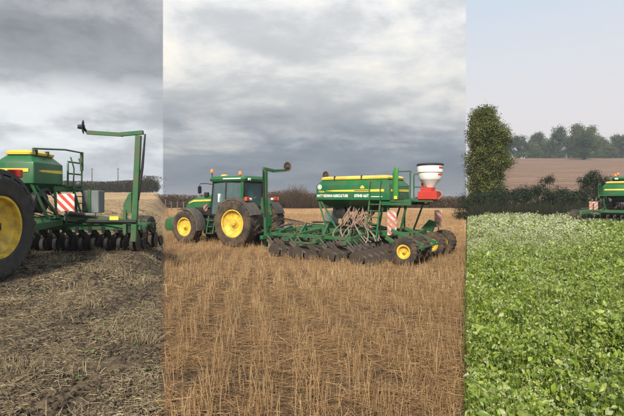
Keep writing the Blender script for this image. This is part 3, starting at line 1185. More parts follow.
def rim_mesh(Rr, w, mat, dish=0.10):
    mb = MB()
    h = w / 2
    pr = [(Rr + 0.005, h * 0.80), (Rr + 0.015, h * 0.84), (Rr - 0.03, h * 0.84), (Rr - 0.05, h * 0.55), (Rr * 0.80, h * 0.45), (Rr * 0.62, h * 0.45 - dish), (Rr * 0.38, h * 0.45 - dish), (Rr * 0.33, h * 0.5 - dish + 0.03), (0.02, h * 0.5 - dish + 0.03)]
    mb.lathe(pr, n=40, caps=(False, True))
    mb.lathe([(Rr + 0.003, h * 0.79), (Rr - 0.06, h * 0.5), (Rr - 0.06, -h * 0.5), (Rr + 0.003, -h * 0.79)], n=40, caps=(False, False))
    mb.lathe([(Rr * 0.9, -h * 0.4), (Rr * 0.4, -h * 0.2), (0.02, -h * 0.2)], n=40, caps=(False, True))
    return mb.mesh('rim', mat, 0, 25)


def hub_mesh(Rr, w, mat, dish=0.10, bolts=10):
    mb = MB()
    h = w / 2
    y0 = h * 0.5 - dish + 0.03
    mb.lathe([(Rr * 0.20, y0), (Rr * 0.20, y0 + 0.06), (Rr * 0.13, y0 + 0.09), (0.01, y0 + 0.09)], n=20)
    for k in range(bolts):
        a = 2 * math.pi * k / bolts
        mb.lathe([(0.016, y0 - 0.01), (0.016, y0 + 0.03), (0.001, y0 + 0.03)], (Rr * 0.27 * math.sin(a), 0, Rr * 0.27 * math.cos(a)), n=6)
    return mb.mesh('hub', mat)


WC = {}


def wheel(parent, name, loc, Ro, w, Rr, lugs, side, rubber='rubber', rimm='yellow', hubm='black', dish=0.10):
    key = (Ro, w, Rr, lugs, rubber, rimm, hubm, dish)
    if key not in WC:
        WC[key] = (tyre_mesh(Ro, w, Rr, lugs, rubber), rim_mesh(Rr, w, rimm, dish), hub_mesh(Rr, w, hubm, dish))
    ty, rm, hb = WC[key]
    o = link(name, hb, None, parent, loc)
    o.rotation_euler.z = 0 if side > 0 else math.pi
    a = link('tyre', ty, None, o)
    a.rotation_euler.y = random.uniform(0, 1)
    link('rim', rm, None, o)
    return o


def rrect(x0, x1, y0, y1, r, z, n=3):
    pts = []
    for cx, cy, a0 in ((x1 - r, y1 - r, 0), (x0 + r, y1 - r, 90), (x0 + r, y0 + r, 180), (x1 - r, y0 + r, 270)):
        for k in range(n + 1):
            a = R(a0 + 90 * k / n)
            pts.append((cx + r * math.cos(a), cy + r * math.sin(a), z))
    return pts


def arc_fender(parent, name, cx, cz, rad, y0, y1, a0, a1, mat, th=0.04, lip=0.10, n=14, flat=None):
    """a curved mudguard over a wheel, with a turned-down outer lip"""
    mb = MB()
    sgn = 1 if y1 > y0 else -1
    rings = []
    for k in range(n + 1):
        a = R(a0 + (a1 - a0) * k / n)
        c, s_ = math.sin(a), math.cos(a)
        sec = [(rad, y0), (rad, y1 - sgn * 0.05), (rad - 0.02, y1 - sgn * 0.01), (rad - lip, y1), (rad - lip, y1 - sgn * 0.03), (rad - th, y1 - sgn * 0.06), (rad - th, y0)]
        rings.append([(cx + r_ * c, y, cz + r_ * s_) for r_, y in sec])
    mb.loft(rings)
    return mb.build(name, mat, parent, smooth=40)


# ------------------------------------------------------------------ tractor: x forward, y left, origin on the ground under the rear axle
CAB = 0.45          # the cab sits ahead of the rear axle


def make_tractor(loc, rz, label, muddy):
    rub = 'muddy_rubber' if muddy else 'rubber'
    fend = 'charcoal' if muddy else 'black'
    t = empty('tractor', loc, rz)
    tag(t, label, 'tractor')
    for s_ in (1, -1):
        wheel(t, 'rear_wheel', (0, 0.95 * s_, 0.975), 0.975, 0.66, 0.56, 20, s_, rub, 'yellow', 'black' if not muddy else 'yellow', 0.05)
        wheel(t, 'front_wheel', (2.78, 0.93 * s_, 0.74), 0.74, 0.52, 0.40, 18, s_, rub, 'yellow', 'yellow', 0.02)
        arc_fender(t, 'rear_mudguard', 0, 0.975, 1.07, 0.58 * s_, 1.22 * s_, -70, 55, fend, 0.04, 0.10, 16)
        arc_fender(t, 'front_mudguard', 2.78, 0.74, 0.84, 0.68 * s_, 1.20 * s_, -100, 25, fend, 0.03, 0.06, 10)
        f2 = MB().prism([(-0.75, 1.25), (0.85, 1.25), (0.75, 1.75), (0.45, 2.02), (-0.35, 2.02), (-0.62, 1.8)], 0.545 * s_, 0.585 * s_)
        f2.build('inner_fender', 'green', t, 0.01)
        lp = MB().box((-0.62, 1.05 * s_, 1.98), (0.10, 0.26, 0.16)).build('tail_lamp', 'red', t, 0.015)
        MB().box((-0.665, 1.14 * s_, 1.98), (0.04, 0.07, 0.14)).build('indicator', 'amber', lp, 0.008)
        MB().box((-0.60, 0.78 * s_, 1.97), (0.10, 0.10, 0.10)).build('work_lamp', 'white', t, 0.015)
    # chassis
    ch = MB()
    ch.box((1.0, 0, 0.95), (2.6, 0.46, 0.62)).box((2.75, 0, 0.85), (1.0, 0.42, 0.5))
    ch.lathe([(0.14, -0.75), (0.2, -0.4), (0.2, 0.4), (0.14, 0.75)], (0, 0, 0.975), n=16)
    ch.lathe([(0.09, -0.75), (0.13, -0.3), (0.13, 0.3), (0.09, 0.75)], (2.78, 0, 0.74), n=16)
    ch.build('chassis', 'charcoal', t, 0.02)
    MB().loft([rrect(0.75, 1.65, 0.42, 0.80, 0.08, 0.55), rrect(0.72, 1.68, 0.42, 0.84, 0.08, 0.75), rrect(0.75, 1.65, 0.42, 0.82, 0.08, 1.12)]).build('fuel_tank', 'black', t)
    MB().loft([rrect(0.75, 1.65, -0.80, -0.42, 0.08, 0.55), rrect(0.72, 1.68, -0.84, -0.42, 0.08, 0.75), rrect(0.75, 1.65, -0.82, -0.42, 0.08, 1.12)]).build('battery_box', 'black', t)
    # bonnet, sloping to the nose
    rings = []
    for x_, z0, z1, hw in ((1.62, 1.16, 2.14, 0.40), (2.2, 1.14, 2.13, 0.41), (2.9, 1.12, 2.04, 0.41), (3.35, 1.12, 1.90, 0.38), (3.50, 1.16, 1.68, 0.33)):
        zc, hh = (z0 + z1) / 2, (z1 - z0) / 2
        rings.append([(x_, hw * math.copysign(abs(math.cos(a)) ** 0.45, math.cos(a)), zc + hh * math.copysign(abs(math.sin(a)) ** 0.5, math.sin(a))) for a in [2 * math.pi * (k + 0.5) / 20 for k in range(20)]])
    bn = MB().loft(rings).build('bonnet', 'green_clean', t, smooth=50)
    for s_ in (1, -1):
        MB().box((2.35, 0.415 * s_, 1.42), (0.95, 0.012, 0.34)).build('side_grille', 'black', bn, 0.004)
        MB().prism([(1.7, 1.88), (2.9, 1.84), (3.25, 1.74), (3.2, 1.79), (2.9, 1.92), (1.7, 1.96)], 0.408 * s_, 0.424 * s_).build('yellow_stripe', 'yellow_clean', bn)
        MB().box((3.42, 0.24 * s_, 1.50), (0.10, 0.17, 0.12)).build('headlamp', 'white', bn, 0.02)
    MB().box((3.50, 0, 1.36), (0.05, 0.50, 0.30)).build('nose_grille', 'black', bn, 0.01)
    # warning plate beside the bonnet
    MB().box((1.78, 0.86, 1.60), (0.02, 0.20, 0.30)).build('warning_plate', 'hazard', t)
    MB().box((1.80, 0.62, 1.56), (0.05, 0.46, 0.05)).build('plate_bracket', 'black', t)
    # cab
    pz = 2.74
    corners = {'a': (1.22, 0.62, 1.28, 1.00, 0.66), 'b': (0.32, 0.80, 1.95, 0.28, 0.74), 'c': (-0.55, 0.66, 1.75, -0.62, 0.70)}
    fm = MB()
    for s_ in (1, -1):
        fm.beam((1.22, 0.64 * s_, 1.25), (1.02, 0.68 * s_, pz), 0.08, 0.08, (0, 1, 0))
        fm.beam((0.30, 0.78 * s_, 1.2), (0.26, 0.74 * s_, pz), 0.07, 0.06, (0, 1, 0))
        fm.beam((-0.55, 0.66 * s_, 1.3), (-0.62, 0.70 * s_, pz), 0.12, 0.12, (0, 1, 0))
        fm.beam((1.22, 0.64 * s_, 1.27), (0.30, 0.78 * s_, 1.22), 0.06, 0.08)
        fm.beam((0.30, 0.77 * s_, 1.98), (-0.55, 0.67 * s_, 1.80), 0.05, 0.07)
        fm.beam((1.03, 0.68 * s_, pz - 0.04), (-0.62, 0.70 * s_, pz - 0.04), 0.06, 0.09)
    fm.beam((1.22, -0.64, 1.60), (1.22, 0.64, 1.60), 0.05, 0.06)
    fm.beam((-0.57, -0.66, 1.62), (-0.57, 0.66, 1.62), 0.06, 0.10)
    fm.shift(CAB).build('cab_frame', 'black', t, 0.008)
    for s_ in (1, -1):
        MB().beam((-0.555, 0.70 * s_, 1.85), (-0.60, 0.73 * s_, pz), 0.15, 0.07, (0, 1, 0)).shift(CAB).build('rear_pillar', 'green_clean', t, 0.008)
    MB().box((0.35, 0, 1.22), (1.75, 1.24, 0.10)).shift(CAB).build('cab_floor', 'black', t, 0.01)

    def pane(pts, name='window'):
        me = bpy.data.meshes.new('window')
        n = len(pts)
        c = sum((Vector(p) for p in pts), Vector()) / n
        nn = (Vector(pts[1]) - Vector(pts[0])).cross(Vector(pts[2]) - Vector(pts[0])).normalized() * 0.006
        mb = MB()
        mb.loft([[Vector(p) - nn for p in pts], [Vector(p) + nn for p in pts]])
        return mb.shift(CAB).build(name, 'glass', t)
    for s_ in (1, -1):
        pane([(1.18, 0.655 * s_, 1.32), (0.34, 0.775 * s_, 1.28), (0.30, 0.745 * s_, 2.68), (1.00, 0.69 * s_, 2.68)])
        pane([(0.26, 0.765 * s_, 2.02), (-0.48, 0.685 * s_, 1.86), (-0.54, 0.71 * s_, 2.68), (0.23, 0.74 * s_, 2.68)])
    pane([(1.22, -0.60, 1.64), (1.22, 0.60, 1.64), (1.03, 0.63, 2.68), (1.03, -0.63, 2.68)])
    pane([(-0.57, -0.59, 1.68), (-0.57, 0.59, 1.68), (-0.62, 0.62, 2.68), (-0.62, -0.62, 2.68)])
    rf_ = MB().loft([rrect(-0.76, 1.16, -0.80, 0.80, 0.14, pz - 0.02), rrect(-0.82, 1.22, -0.84, 0.84, 0.16, pz + 0.08), rrect(-0.76, 1.14, -0.78, 0.78, 0.18, pz + 0.20), rrect(-0.5, 0.9, -0.55, 0.55, 0.2, pz + 0.24)])
    ro_ = rf_.shift(CAB).build('cab_roof', 'green_clean', t, smooth=30)
    for s_ in (1, -1):
        MB().box((-0.12, 0.852 * s_, pz + 0.09), (0.95, 0.02, 0.05)).shift(CAB).build('roof_trim', 'white', ro_, 0.004)
    for (lx, ly) in ((-0.78, 0.55), (-0.78, -0.55), (1.16, 0.5), (1.16, -0.5)):
        MB().box((lx, ly, pz + 0.06), (0.12, 0.18, 0.10)).shift(CAB).build('roof_lamp', 'white', ro_, 0.015)
    # beacons, receiver dome, mirrors, exhaust
    for (bx, by, bz, hh) in ((1.08, 0.72, pz + 0.12, 0.26), (-0.42, 0.66, pz + 0.20, 0.05)):
        st_ = MB().tube([(bx, by, bz - 0.05), (bx, by, bz + hh)], 0.02, 8).shift(CAB).build('beacon_stalk', 'black', t)
        MB().lathe([(0.075, bz + hh), (0.075, bz + hh + 0.10), (0.055, bz + hh + 0.14), (0.005, bz + hh + 0.15)], (bx, by, 0), 'z', 16).shift(CAB).build('beacon', 'amber', st_)
    MB().lathe([(0.17, pz + 0.20), (0.17, pz + 0.25), (0.12, pz + 0.30), (0.01, pz + 0.32)], (0.86, 0.18, 0), 'z', 20).shift(CAB).build('receiver_dome', 'yellow_clean', t)
    for s_ in (1, -1):
        ar = MB().tube([(1.04, 0.68 * s_, 2.60), (1.22, 0.95 * s_, 2.64), (1.26, 1.28 * s_, 2.62), (1.25, 1.30 * s_, 2.5)], 0.016, 6).shift(CAB).build('mirror_arm', 'black', t)
        MB().box((1.25, 1.30 * s_, 2.36), (0.08, 0.20, 0.32)).shift(CAB).build('mirror', 'black', ar, 0.03, seg=2)
    MB().tube([(1.32, -0.50, 1.6), (1.32, -0.55, 1.9), (1.30, -0.58, 2.5), (1.22, -0.60, 2.95)], [0.09, 0.09, 0.07, 0.055], 12).shift(CAB).build('exhaust', 'black', t)
    MB().box((1.75, 0.34, 2.16), (0.22, 0.16, 0.22)).shift(CAB).build('air_intake', 'black', t, 0.03)
    # steps
    sp_ = MB()
    for k, zz in enumerate((0.50, 0.78, 1.04)):
        sp_.box((0.98, 0.92 - 0.05 * k, zz), (0.34, 0.28, 0.03))
    for xx in (0.80, 1.16):
        sp_.beam((xx, 1.00, 0.48), (xx, 0.84, 1.25), 0.03, 0.05, (1, 0, 0))
    sp_.shift(CAB).build('cab_steps', 'green', t)
    # inside the cab
    se = MB()
    se.loft([rrect(-0.12, 0.40, -0.26, 0.26, 0.08, 1.60), rrect(-0.14, 0.44, -0.27, 0.27, 0.09, 1.70), rrect(-0.10, 0.42, -0.25, 0.25, 0.09, 1.76)])
    se.box((0.12, 0, 1.42), (0.34, 0.34, 0.36))
    so = se.shift(CAB).build('seat', 'fabric', t)
    MB().loft([rrect(-0.20, -0.04, -0.26, 0.26, 0.07, 1.72), rrect(-0.26, -0.10, -0.25, 0.25, 0.07, 2.1), rrect(-0.30, -0.18, -0.16, 0.16, 0.05, 2.42)]).shift(CAB).build('seat_back', 'fabric', so)
    cn = MB().beam((0.98, 0, 1.27), (0.80, 0, 1.92), 0.24, 0.16).shift(CAB).build('dashboard', 'black', t, 0.02)
    sw = MB()
    pts = [Vector((0.70, 0, 1.98)) + Vector((0.10 * math.sin(a), 0.19 * math.cos(a), 0.16 * math.sin(a))) for a in [2 * math.pi * k / 16 for k in range(17)]]
    sw.tube(pts, 0.014, 6).shift(CAB).build('steering_wheel', 'black', cn)
    MB().box((0.62, 0.72, 2.02), (0.26, 0.012, 0.36)).shift(CAB).build('window_sheet', 'white', t)  # plain white sheet inside the side window
    # rear linkage and front weight
    lk = MB()
    for s_ in (1, -1):
        lk.beam((-0.25, 0.34 * s_, 0.72), (-1.25, 0.42 * s_, 0.62), 0.06, 0.10)
        lk.beam((-0.35, 0.36 * s_, 1.42), (-0.85, 0.40 * s_, 0.70), 0.05, 0.05)
    lk.beam((-0.35, 0, 1.25), (-1.2, 0, 1.05), 0.06, 0.06)
    lk.box((-0.42, 0, 1.10), (0.35, 0.62, 0.60))
    lk.build('rear_linkage', 'charcoal', t, 0.01)
    fw = MB()
    fw.loft([rrect(3.85, 4.35, -0.78, 0.78, 0.1, 0.50), rrect(3.78, 4.45, -0.82, 0.82, 0.12, 0.66), rrect(3.80, 4.40, -0.80, 0.80, 0.12, 1.02), rrect(3.88, 4.25, -0.7, 0.7, 0.1, 1.12)])
    fo = fw.build('front_weight', 'green', t)
    lk2 = MB()
    for s_ in (1, -1):
        lk2.beam((3.1, 0.30 * s_, 0.72), (3.82, 0.36 * s_, 0.70), 0.07, 0.11)
    lk2.beam((3.25, 0, 1.05), (3.85, 0, 0.98), 0.06, 0.07)
    lk2.build('front_linkage', 'green', t, 0.01)
    return t


# ------------------------------------------------------------------ seed drill: x forward, y left, origin on the ground under the front opener rank
def opener_meshes():
    arm = MB()
    arm.beam((0.06, 0, 0.62), (-0.42, 0, 0.30), 0.05, 0.09)
    arm.beam((-0.38, 0, 0.36), (-0.78, 0, 0.22), 0.045, 0.06)
    arm.box((0.04, 0, 0.60), (0.12, 0.09, 0.16))
    arm.tube([(0.0, 0.0, 0.74), (-0.30, 0.0, 0.46)], 0.03, 8)
    disc = MB().lathe([(0.02, -0.012), (0.16, -0.010), (0.228, -0.002), (0.228, 0.002), (0.16, 0.010), (0.02, 0.012)], n=28)
    gauge = MB().lathe([(0.08, 0.0), (0.10, 0.05), (0.17, 0.055), (0.20, 0.045), (0.205, 0.0), (0.20, -0.045), (0.17, -0.05), (0.10, -0.045)], n=24, closed=True)
    gauge.lathe([(0.085, -0.03), (0.085, 0.045), (0.03, 0.06)], n=12)
    press = MB().lathe([(0.10, -0.02), (0.14, -0.028), (0.152, -0.018), (0.152, 0.018), (0.14, 0.028), (0.10, 0.02)], n=20)
    return (arm.mesh('opener', 'black', 0.006), disc.mesh('disc', 'dark_disc'), gauge.mesh('gauge_wheel', 'rubber'), press.mesh('press_wheel', 'dark_disc'))


OP = opener_meshes()
OPM = tuple(m_.copy() for m_ in OP)
OPM[0].materials[0] = MATS['charcoal']
OPM[1].materials[0] = MATS['muddy_disc']
OPM[2].materials[0] = MATS['rubber']
OPM[3].materials[0] = MATS['muddy_disc']


def bez(p0, p1, p2, p3, n=12):
    P = [Vector(p) for p in (p0, p1, p2, p3)]
    o = []
    for k in range(n + 1):
        t_ = k / n
        o.append(P[0] * (1 - t_) ** 3 + P[1] * 3 * t_ * (1 - t_) ** 2 + P[2] * 3 * t_ ** 2 * (1 - t_) + P[3] * t_ ** 3)
    return o


def make_drill(loc, rz, label, cfg):
    d = empty('seed_drill', loc, rz)
    tag(d, label, 'seed drill')
    W = cfg.get('W', 2.75)
    x0, x1 = cfg['hx0'], cfg['hx1']          # hopper front and rear
    hw = cfg['hw']
    z0, z1 = cfg['hz0'], cfg['hz1']
    ranks = cfg['ranks']
    muddy = cfg['muddy']
    op = OPM if muddy else OP
    xr = cfg['rear']
    # --- opener ranks
    for ri, rx in enumerate(ranks):
        off = 0.16 * (ri % 2)
        tbar = MB().box((rx, 0, 0.66), (0.13, 2 * W + 0.1, 0.13)).build('toolbar', 'green', d, 0.008)
        if ri == 0:
            MB().tube([(rx + 0.16, -W, 0.82), (rx + 0.16, W, 0.82)], 0.045, 8).build('spring_bar', 'black', tbar)
        n = cfg.get('openers', 17)
        for k in range(n):
            y_ = -W + 0.06 + off + (2 * W - 0.28) * k / (n - 1)
            o = link('opener', op[0], None, d, (rx - 0.02, y_, 0.0))
            dd = link('disc', op[1], None, o, (-0.36, 0.04, 0.215))
            dd.rotation_euler.z = R(6)
            link('gauge_wheel', op[2], None, o, (-0.34, -0.065, 0.20))
            pw = link('press_wheel', op[3], None, o, (-0.80, 0.02, 0.155))
            pw.rotation_euler = (R(8), 0, 0)
    # --- main frame
    fm = MB()
    for s_ in (1, -1):
        fm.box(((0.3 + xr) / 2, 0.62 * s_, 0.82), (0.3 - xr, 0.12, 0.17))
        fm.beam((0.25, 0.62 * s_, 0.80), (1.7, 0.30 * s_, 0.66), 0.12, 0.15)
    for xx in (0.2, ranks[-1] - 0.25, xr):
        fm.box((xx, 0, 0.825), (0.11, 1.36, 0.15))
    fm.box((1.75, 0, 0.66), (0.14, 0.84, 0.16))
    fm.build('main_frame', 'green', d, 0.008)
    MB().beam((1.75, 0, 0.68), (2.15, 0, 0.64), 0.14, 0.12).build('drawbar', 'green', d, 0.01)
    # --- wing frames
    for s_ in (1, -1):
        wf = MB()
        wf.beam((0.10, 0.66 * s_, cfg['wing_in']), (0.06, (W - 0.28) * s_, cfg['wing_out']), 0.10, 0.15)
        wf.beam((0.25, 0.70 * s_, 0.90), (-0.05, (W - 0.9) * s_, 0.78), 0.09, 0.11)
        for xx in ranks[1:]:
            wf.beam((xx, 0.68 * s_, 0.86), (xx, (W - 0.3) * s_, 0.76), 0.08, 0.10)
        wf.beam((0.05, (W - 0.55) * s_, 0.74), (ranks[-1], (W - 0.55) * s_, 0.74), 0.09, 0.11)
        wf.build('wing_frame', 'green', d, 0.008)
        if cfg['long_arms']:
            # sloping arms with a cross bar over the rear ranks
            sa = MB()
            for xx in (-0.9, -1.9, -2.9):
                sa.beam((xx + 0.5, 0.66 * s_, 1.05), (xx - 0.35, (W - 0.25) * s_, 0.56), 0.07, 0.10)
            sa.beam((-1.15, (W - 0.2) * s_, 0.55), (-2.35, (W - 0.2) * s_, 0.56), 0.06, 0.06)
            sa.build('lift_arm', 'green', d, 0.006)
    # --- hopper
    L = x0 - x1

    def ring(z, ix, iy, r=0.05):
        return rrect(x1 + ix, x0 - ix, -hw + iy, hw - iy, r, z)
    hz = z1 - z0
    rings = [ring(z0 - 0.30 * hz, 0.30, hw * 0.55), ring(z0, 0.04, 0.03), ring(z0 + 0.02, 0.0, 0.0), ring(z0 + 0.60 * hz, 0.015, 0.0), ring(z0 + 0.62 * hz, 0.02, 0.004), ring(z0 + 0.84 * hz, 0.17, 0.17), ring(z0 + 0.86 * hz, 0.17, 0.17)]
    hp_ = MB().loft(rings).build('hopper', 'green_clean', d, smooth=25)
    lid = MB().loft([ring(z0 + 0.855 * hz, 0.13, 0.14, 0.08), ring(z0 + 0.92 * hz, 0.12, 0.13, 0.09), ring(z0 + 0.985 * hz, 0.19, 0.22, 0.1), ring(z1, 0.32, 0.38, 0.08)])
    lo = lid.build('hopper_lid', 'yellow_clean', d, smooth=40)
    for fr_ in (0.25, 0.62):
        MB().box((x0 - L * fr_, hw - 0.145, z0 + 0.93 * hz), (0.035, 0.09, 0.12)).build('lid_latch', 'black', lo, 0.005)
    zt = z0 + 0.38 * hz
    for s_ in (1, -1):
        xa, xb = x0 - L * 0.14, x1 + L * 0.07
        MB().prism([(xa, zt), (xa - L * 0.12, zt + 0.030), (xb, zt + 0.050), (xb, zt - 0.030), (xa - L * 0.12, zt - 0.022)], (hw + 0.001) * s_, (hw + 0.005) * s_).build('yellow_stripe', 'print_yellow', hp_)
    for xe, sg in ((x0, 1), (x1, -1)):
        MB().prism([(-hw + 0.12, zt - 0.03), (hw - 0.12, zt - 0.03), (hw - 0.12, zt + 0.05), (-hw + 0.12, zt + 0.05)], xe - 0.004 * sg, xe + 0.007 * sg, 'yz').build('yellow_stripe', 'print_yellow', hp_)
    if cfg['lettering']:
        def put(txt, fa, fb, z_, size, mat, bold):
            me = text_mesh(txt, size, mat, bold, L * (fb - fa))
            o = link('lettering', me, None, hp_)
            o.matrix_local = side_matrix(x0 - L * fa, hw + 0.004, z_)
            return o
        put('MATT REDMAN AGRICULTURE', 0.025, 0.465, z0 + 0.13 * hz, 0.135, 'print_white', 0.0035)
        put('07840 6672', 0.55, 0.755, z0 + 0.13 * hz, 0.135, 'print_white', 0.0035)
        MB().box((x0 - L * 0.84, hw + 0.003, z0 + 0.15 * hz), (L * 0.14, 0.004, 0.022)).build('small_print', 'print_white', hp_)
        put('750A', 0.045, 0.135, z0 + 0.32 * hz, 0.085, 'print_yellow', 0.0015)
        lg = MB().lathe([(0.092, hw + 0.001), (0.092, hw + 0.005), (0.002, hw + 0.005)], (x0 - L * 0.062, 0, z0 + 0.55 * hz), n=24).build('round_badge', 'print_white', hp_)
        MB().lathe([(0.066, hw + 0.004), (0.066, hw + 0.008), (0.050, hw + 0.008), (0.050, hw + 0.004)], (x0 - L * 0.062, 0, z0 + 0.55 * hz), n=24, closed=True).build('badge_ring', 'grey_box', lg)
        ex, ez = x0 - L * 0.655, z0 + 0.47 * hz
        em = MB()
        # a fan of pointed leaves over a bar
        for a in (-62, -32, 0, 32, 62):
            c, s_ = math.cos(R(a)), math.sin(R(a))
            ln = 0.125 - abs(a) * 0.0004
            def q(f_, g_):
                return (ex + s_ * f_ + c * g_, ez + c * f_ - s_ * g_)
            em.prism([q(0.01, -0.008), q(ln * 0.55, -0.026), q(ln, 0), q(ln * 0.55, 0.026), q(0.01, 0.008)], hw + 0.001, hw + 0.005)
        em.build('leaf_emblem', 'print_yellow', hp_)
        MB().box((ex, hw + 0.008, zt + 0.012), (0.62, 0.005, 0.030)).build('emblem_script', 'charcoal', hp_)
    # --- hopper supports
    for s_ in (1, -1):
        for xa, xb in ((x0 - 0.06, x0 - 0.30), (x0 - 0.15, x0 - 0.75), (x1 + 0.25, x1 + 0.55), (x1 + 0.15, x1 + 0.1)):
            xa = min(xa, x0)
            MB().beam((xb if xb > x1 else xa, 0.62 * s_, 0.90), (xa, (hw - 0.10) * s_, z0 + 0.02), 0.06, 0.06).build('hopper_leg', 'green', d, 0.005)
    # --- metering and fan under the hopper
    xm = (x0 + x1) / 2
    MB().box((xm, 0, z0 - 0.30 * hz - 0.06), (L * 0.62, hw * 0.8, 0.20)).build('metering_unit', 'black', d, 0.02)
    fan = MB().lathe([(0.10, 0.20), (0.26, 0.20), (0.27, 0.36), (0.14, 0.37), (0.14, 0.33), (0.02, 0.33)], (xm + 0.25 * L, 0.1, z0 - 0.42), n=24)
    fan.tube([(xm + 0.25 * L, 0.35, z0 - 0.18), (xm, 0.35, z0 - 0.12), (xm - 0.3, 0.3, z0 - 0.2)], 0.07, 10)
    fan.build('fan', 'black', d)
    # --- seed hoses
    rr_ = random.Random(5)
    nh = cfg['hoses']
    for k in range(nh):
        side = 1 if k % 3 else -1
        f_ = (k + 0.5) / nh
        sx = xm + L * 0.16 * (f_ - 0.5) * 2 + rr_.uniform(-0.08, 0.08)
        sy = side * rr_.uniform(0.25, 0.5)
        rx = ranks[1 + k % (len(ranks) - 1)] + rr_.uniform(-0.15, 0.0) - 0.25
        ey = side * (0.7 + (W - 1.5) * (1 - abs(2 * f_ - 1)) * rr_.uniform(0.5, 1.0) + rr_.uniform(0, 0.3))
        ey = max(-W + 0.1, min(W - 0.1, ey))
        p = bez((sx, sy, z0 - 0.15), (sx + rr_.uniform(-0.45, 0.25), sy + side * rr_.uniform(0.1, 0.7), z0 - 0.75 + rr_.uniform(-0.35, 0.25)),
                (rx + rr_.uniform(-0.5, 0.7), ey - side * rr_.uniform(-0.2, 0.5), 1.1 + rr_.uniform(-0.35, 0.35)), (rx, ey, 0.62))
        MB().tube(p, 0.017, 7).build('seed_hose', 'hose', d)
    for k in range(6):
        y_ = -0.25 + 0.1 * k
        MB().tube(bez((1.9, y_ * 0.5, 0.95), (1.2, y_, 1.35 + 0.05 * k), (0.7, y_ * 2.2, 0.95), (0.1, y_ * 2.4, 0.95)), 0.014, 6).build('hydraulic_hose', 'black', d)
    for s_ in (1, -1):
        MB().tube([(0.22, 0.7 * s_, 1.02), (0.18, 1.45 * s_, 0.98)], 0.045, 10).tube([(0.18, 1.4 * s_, 0.98), (0.14, 1.95 * s_, 0.92)], 0.022, 8).build('lift_ram', 'steel', d)
    # --- platform, ladder and rails
    px0, px1 = x1 - 0.02, x1 - cfg['plat']
    pl = MB()
    pl.box(((px0 + px1) / 2, 0, z0 - 0.02), (px0 - px1, 2 * hw + 0.1, 0.05))
    for s_ in (1, -1):
        pl.beam((px0 + 0.4, (hw - 0.05) * s_, z0 - 0.10), (px1, (hw + 0.02) * s_, z0 - 0.10), 0.07, 0.12)
        pl.beam((px1 + 0.2, (hw - 0.1) * s_, z0 - 0.10), (px1 + 0.5, 0.62 * s_, 0.90), 0.06, 0.06)
    po = pl.build('platform', 'green', d, 0.005)
    zr = z0 + cfg['rail']
    for s_ in (1, -1):
        rl = MB()
        for xx in (px0 - 0.12, px1 + 0.03):
            rl.tube([(xx, (hw + 0.03) * s_, z0), (xx, (hw + 0.03) * s_, zr - 0.06), (xx - 0.03, (hw + 0.03) * s_, zr)], 0.024, 8)
        for zz in (zr, z0 + 0.5 * cfg['rail']):
            rl.tube([(px0 - 0.12, (hw + 0.03) * s_, zz), (px1 + 0.03, (hw + 0.03) * s_, zz)], 0.022, 8)
        rl.build('guard_rail', 'green', po)
    if cfg['long_rail']:
        MB().tube([(px1 + 0.03, hw + 0.03, zr + 0.30), (px0, hw + 0.03, zr + 0.30), (x0 - 0.2, hw - 0.15, zr + 0.22), (x0 - 0.2, hw - 0.15, zr + 0.12)], 0.022, 8).build('top_rail', 'green', po)
        MB().tube([(px1 + 0.03, hw + 0.03, zr - 0.2), (px1 + 0.03, hw + 0.03, zr + 0.32)], 0.045, 8).build('rail_post', 'green', po)
    if cfg['tall_post']:
        MB().loft([rrect(px0 - 0.29, px0 - 0.13, hw - 0.02, hw + 0.07, 0.03, z0 + 0.05), rrect(px0 - 0.29, px0 - 0.13, hw - 0.02, hw + 0.07, 0.03, zr + 0.08), rrect(px0 - 0.28, px0 - 0.14, hw - 0.0, hw + 0.05, 0.02, zr + 0.14)]).build('tall_post', 'green_lit', po)
        MB().box((px0 - 0.22, hw + 0.08, z0 + 0.10), (0.10, 0.02, 0.10)).build('yellow_sticker', 'print_yellow', po)
    ld = MB()
    lx = cfg['ladder_x']
    for xx in (lx - 0.2, lx + 0.2):
        ld.beam((xx, hw + 0.08, z0 - 0.02), (xx, hw + 0.42, 0.62), 0.035, 0.05, (1, 0, 0))
    for k in range(6):
        f_ = (k + 0.5) / 6
        ld.box((lx, hw + 0.08 + 0.34 * f_, z0 - 0.02 + (0.64 - z0) * f_), (0.40, 0.10, 0.03))
    for xx in (lx - 0.2, lx + 0.2):
        ld.tube([(xx, hw + 0.10, z0 - 0.1), (xx, hw + 0.12, z0 + 0.45), (xx, hw + 0.03, z0 + 0.75)], 0.018, 6)
    ld.build('ladder', 'green', d)
    # --- markers
    if cfg['markers']:
        for s_, mh, al in cfg['markers']:
            ym = (W - cfg.get('mo', 0.33)) * s_
            mk = MB()
            mk.beam((0.10, ym, 0.30), (0.04, ym + 0.10 * s_, mh - 0.02), 0.10, 0.14, (0, 1, 0))
            mk.prism([(ym - 0.24 * s_, 1.02), (ym - 0.05 * s_, 1.02), (ym - 0.05 * s_, 1.55), (ym - 0.12 * s_, 1.52), (ym - 0.26 * s_, 1.25)], 0.03, 0.12, 'yz')
            mk.beam((0.10, ym - 0.22 * s_, 0.5), (0.10, ym - 0.22 * s_, 1.12), 0.09, 0.09, (0, 1, 0))
            mo = mk.build('marker_post', 'green', d, 0.008)
            MB().beam((0.04, ym + 0.22 * s_, mh + 0.06), (0.04, ym - 0.35 * s_, mh + 0.01), 0.09, 0.10).beam((0.04, ym - 0.30 * s_, mh + 0.0), (0.04, ym - (al - 0.12) * s_, mh + 0.06), 0.075, 0.10).build('marker_arm', 'green', mo, 0.006)
            MB().tube([(0.02, ym + 0.26 * s_, mh + 0.02), (0.05, ym + 0.20 * s_, 2.2), (0.06, ym + 0.09 * s_, 1.35)], [0.02, 0.035, 0.035], 10).build('marker_ram', 'black', mo)
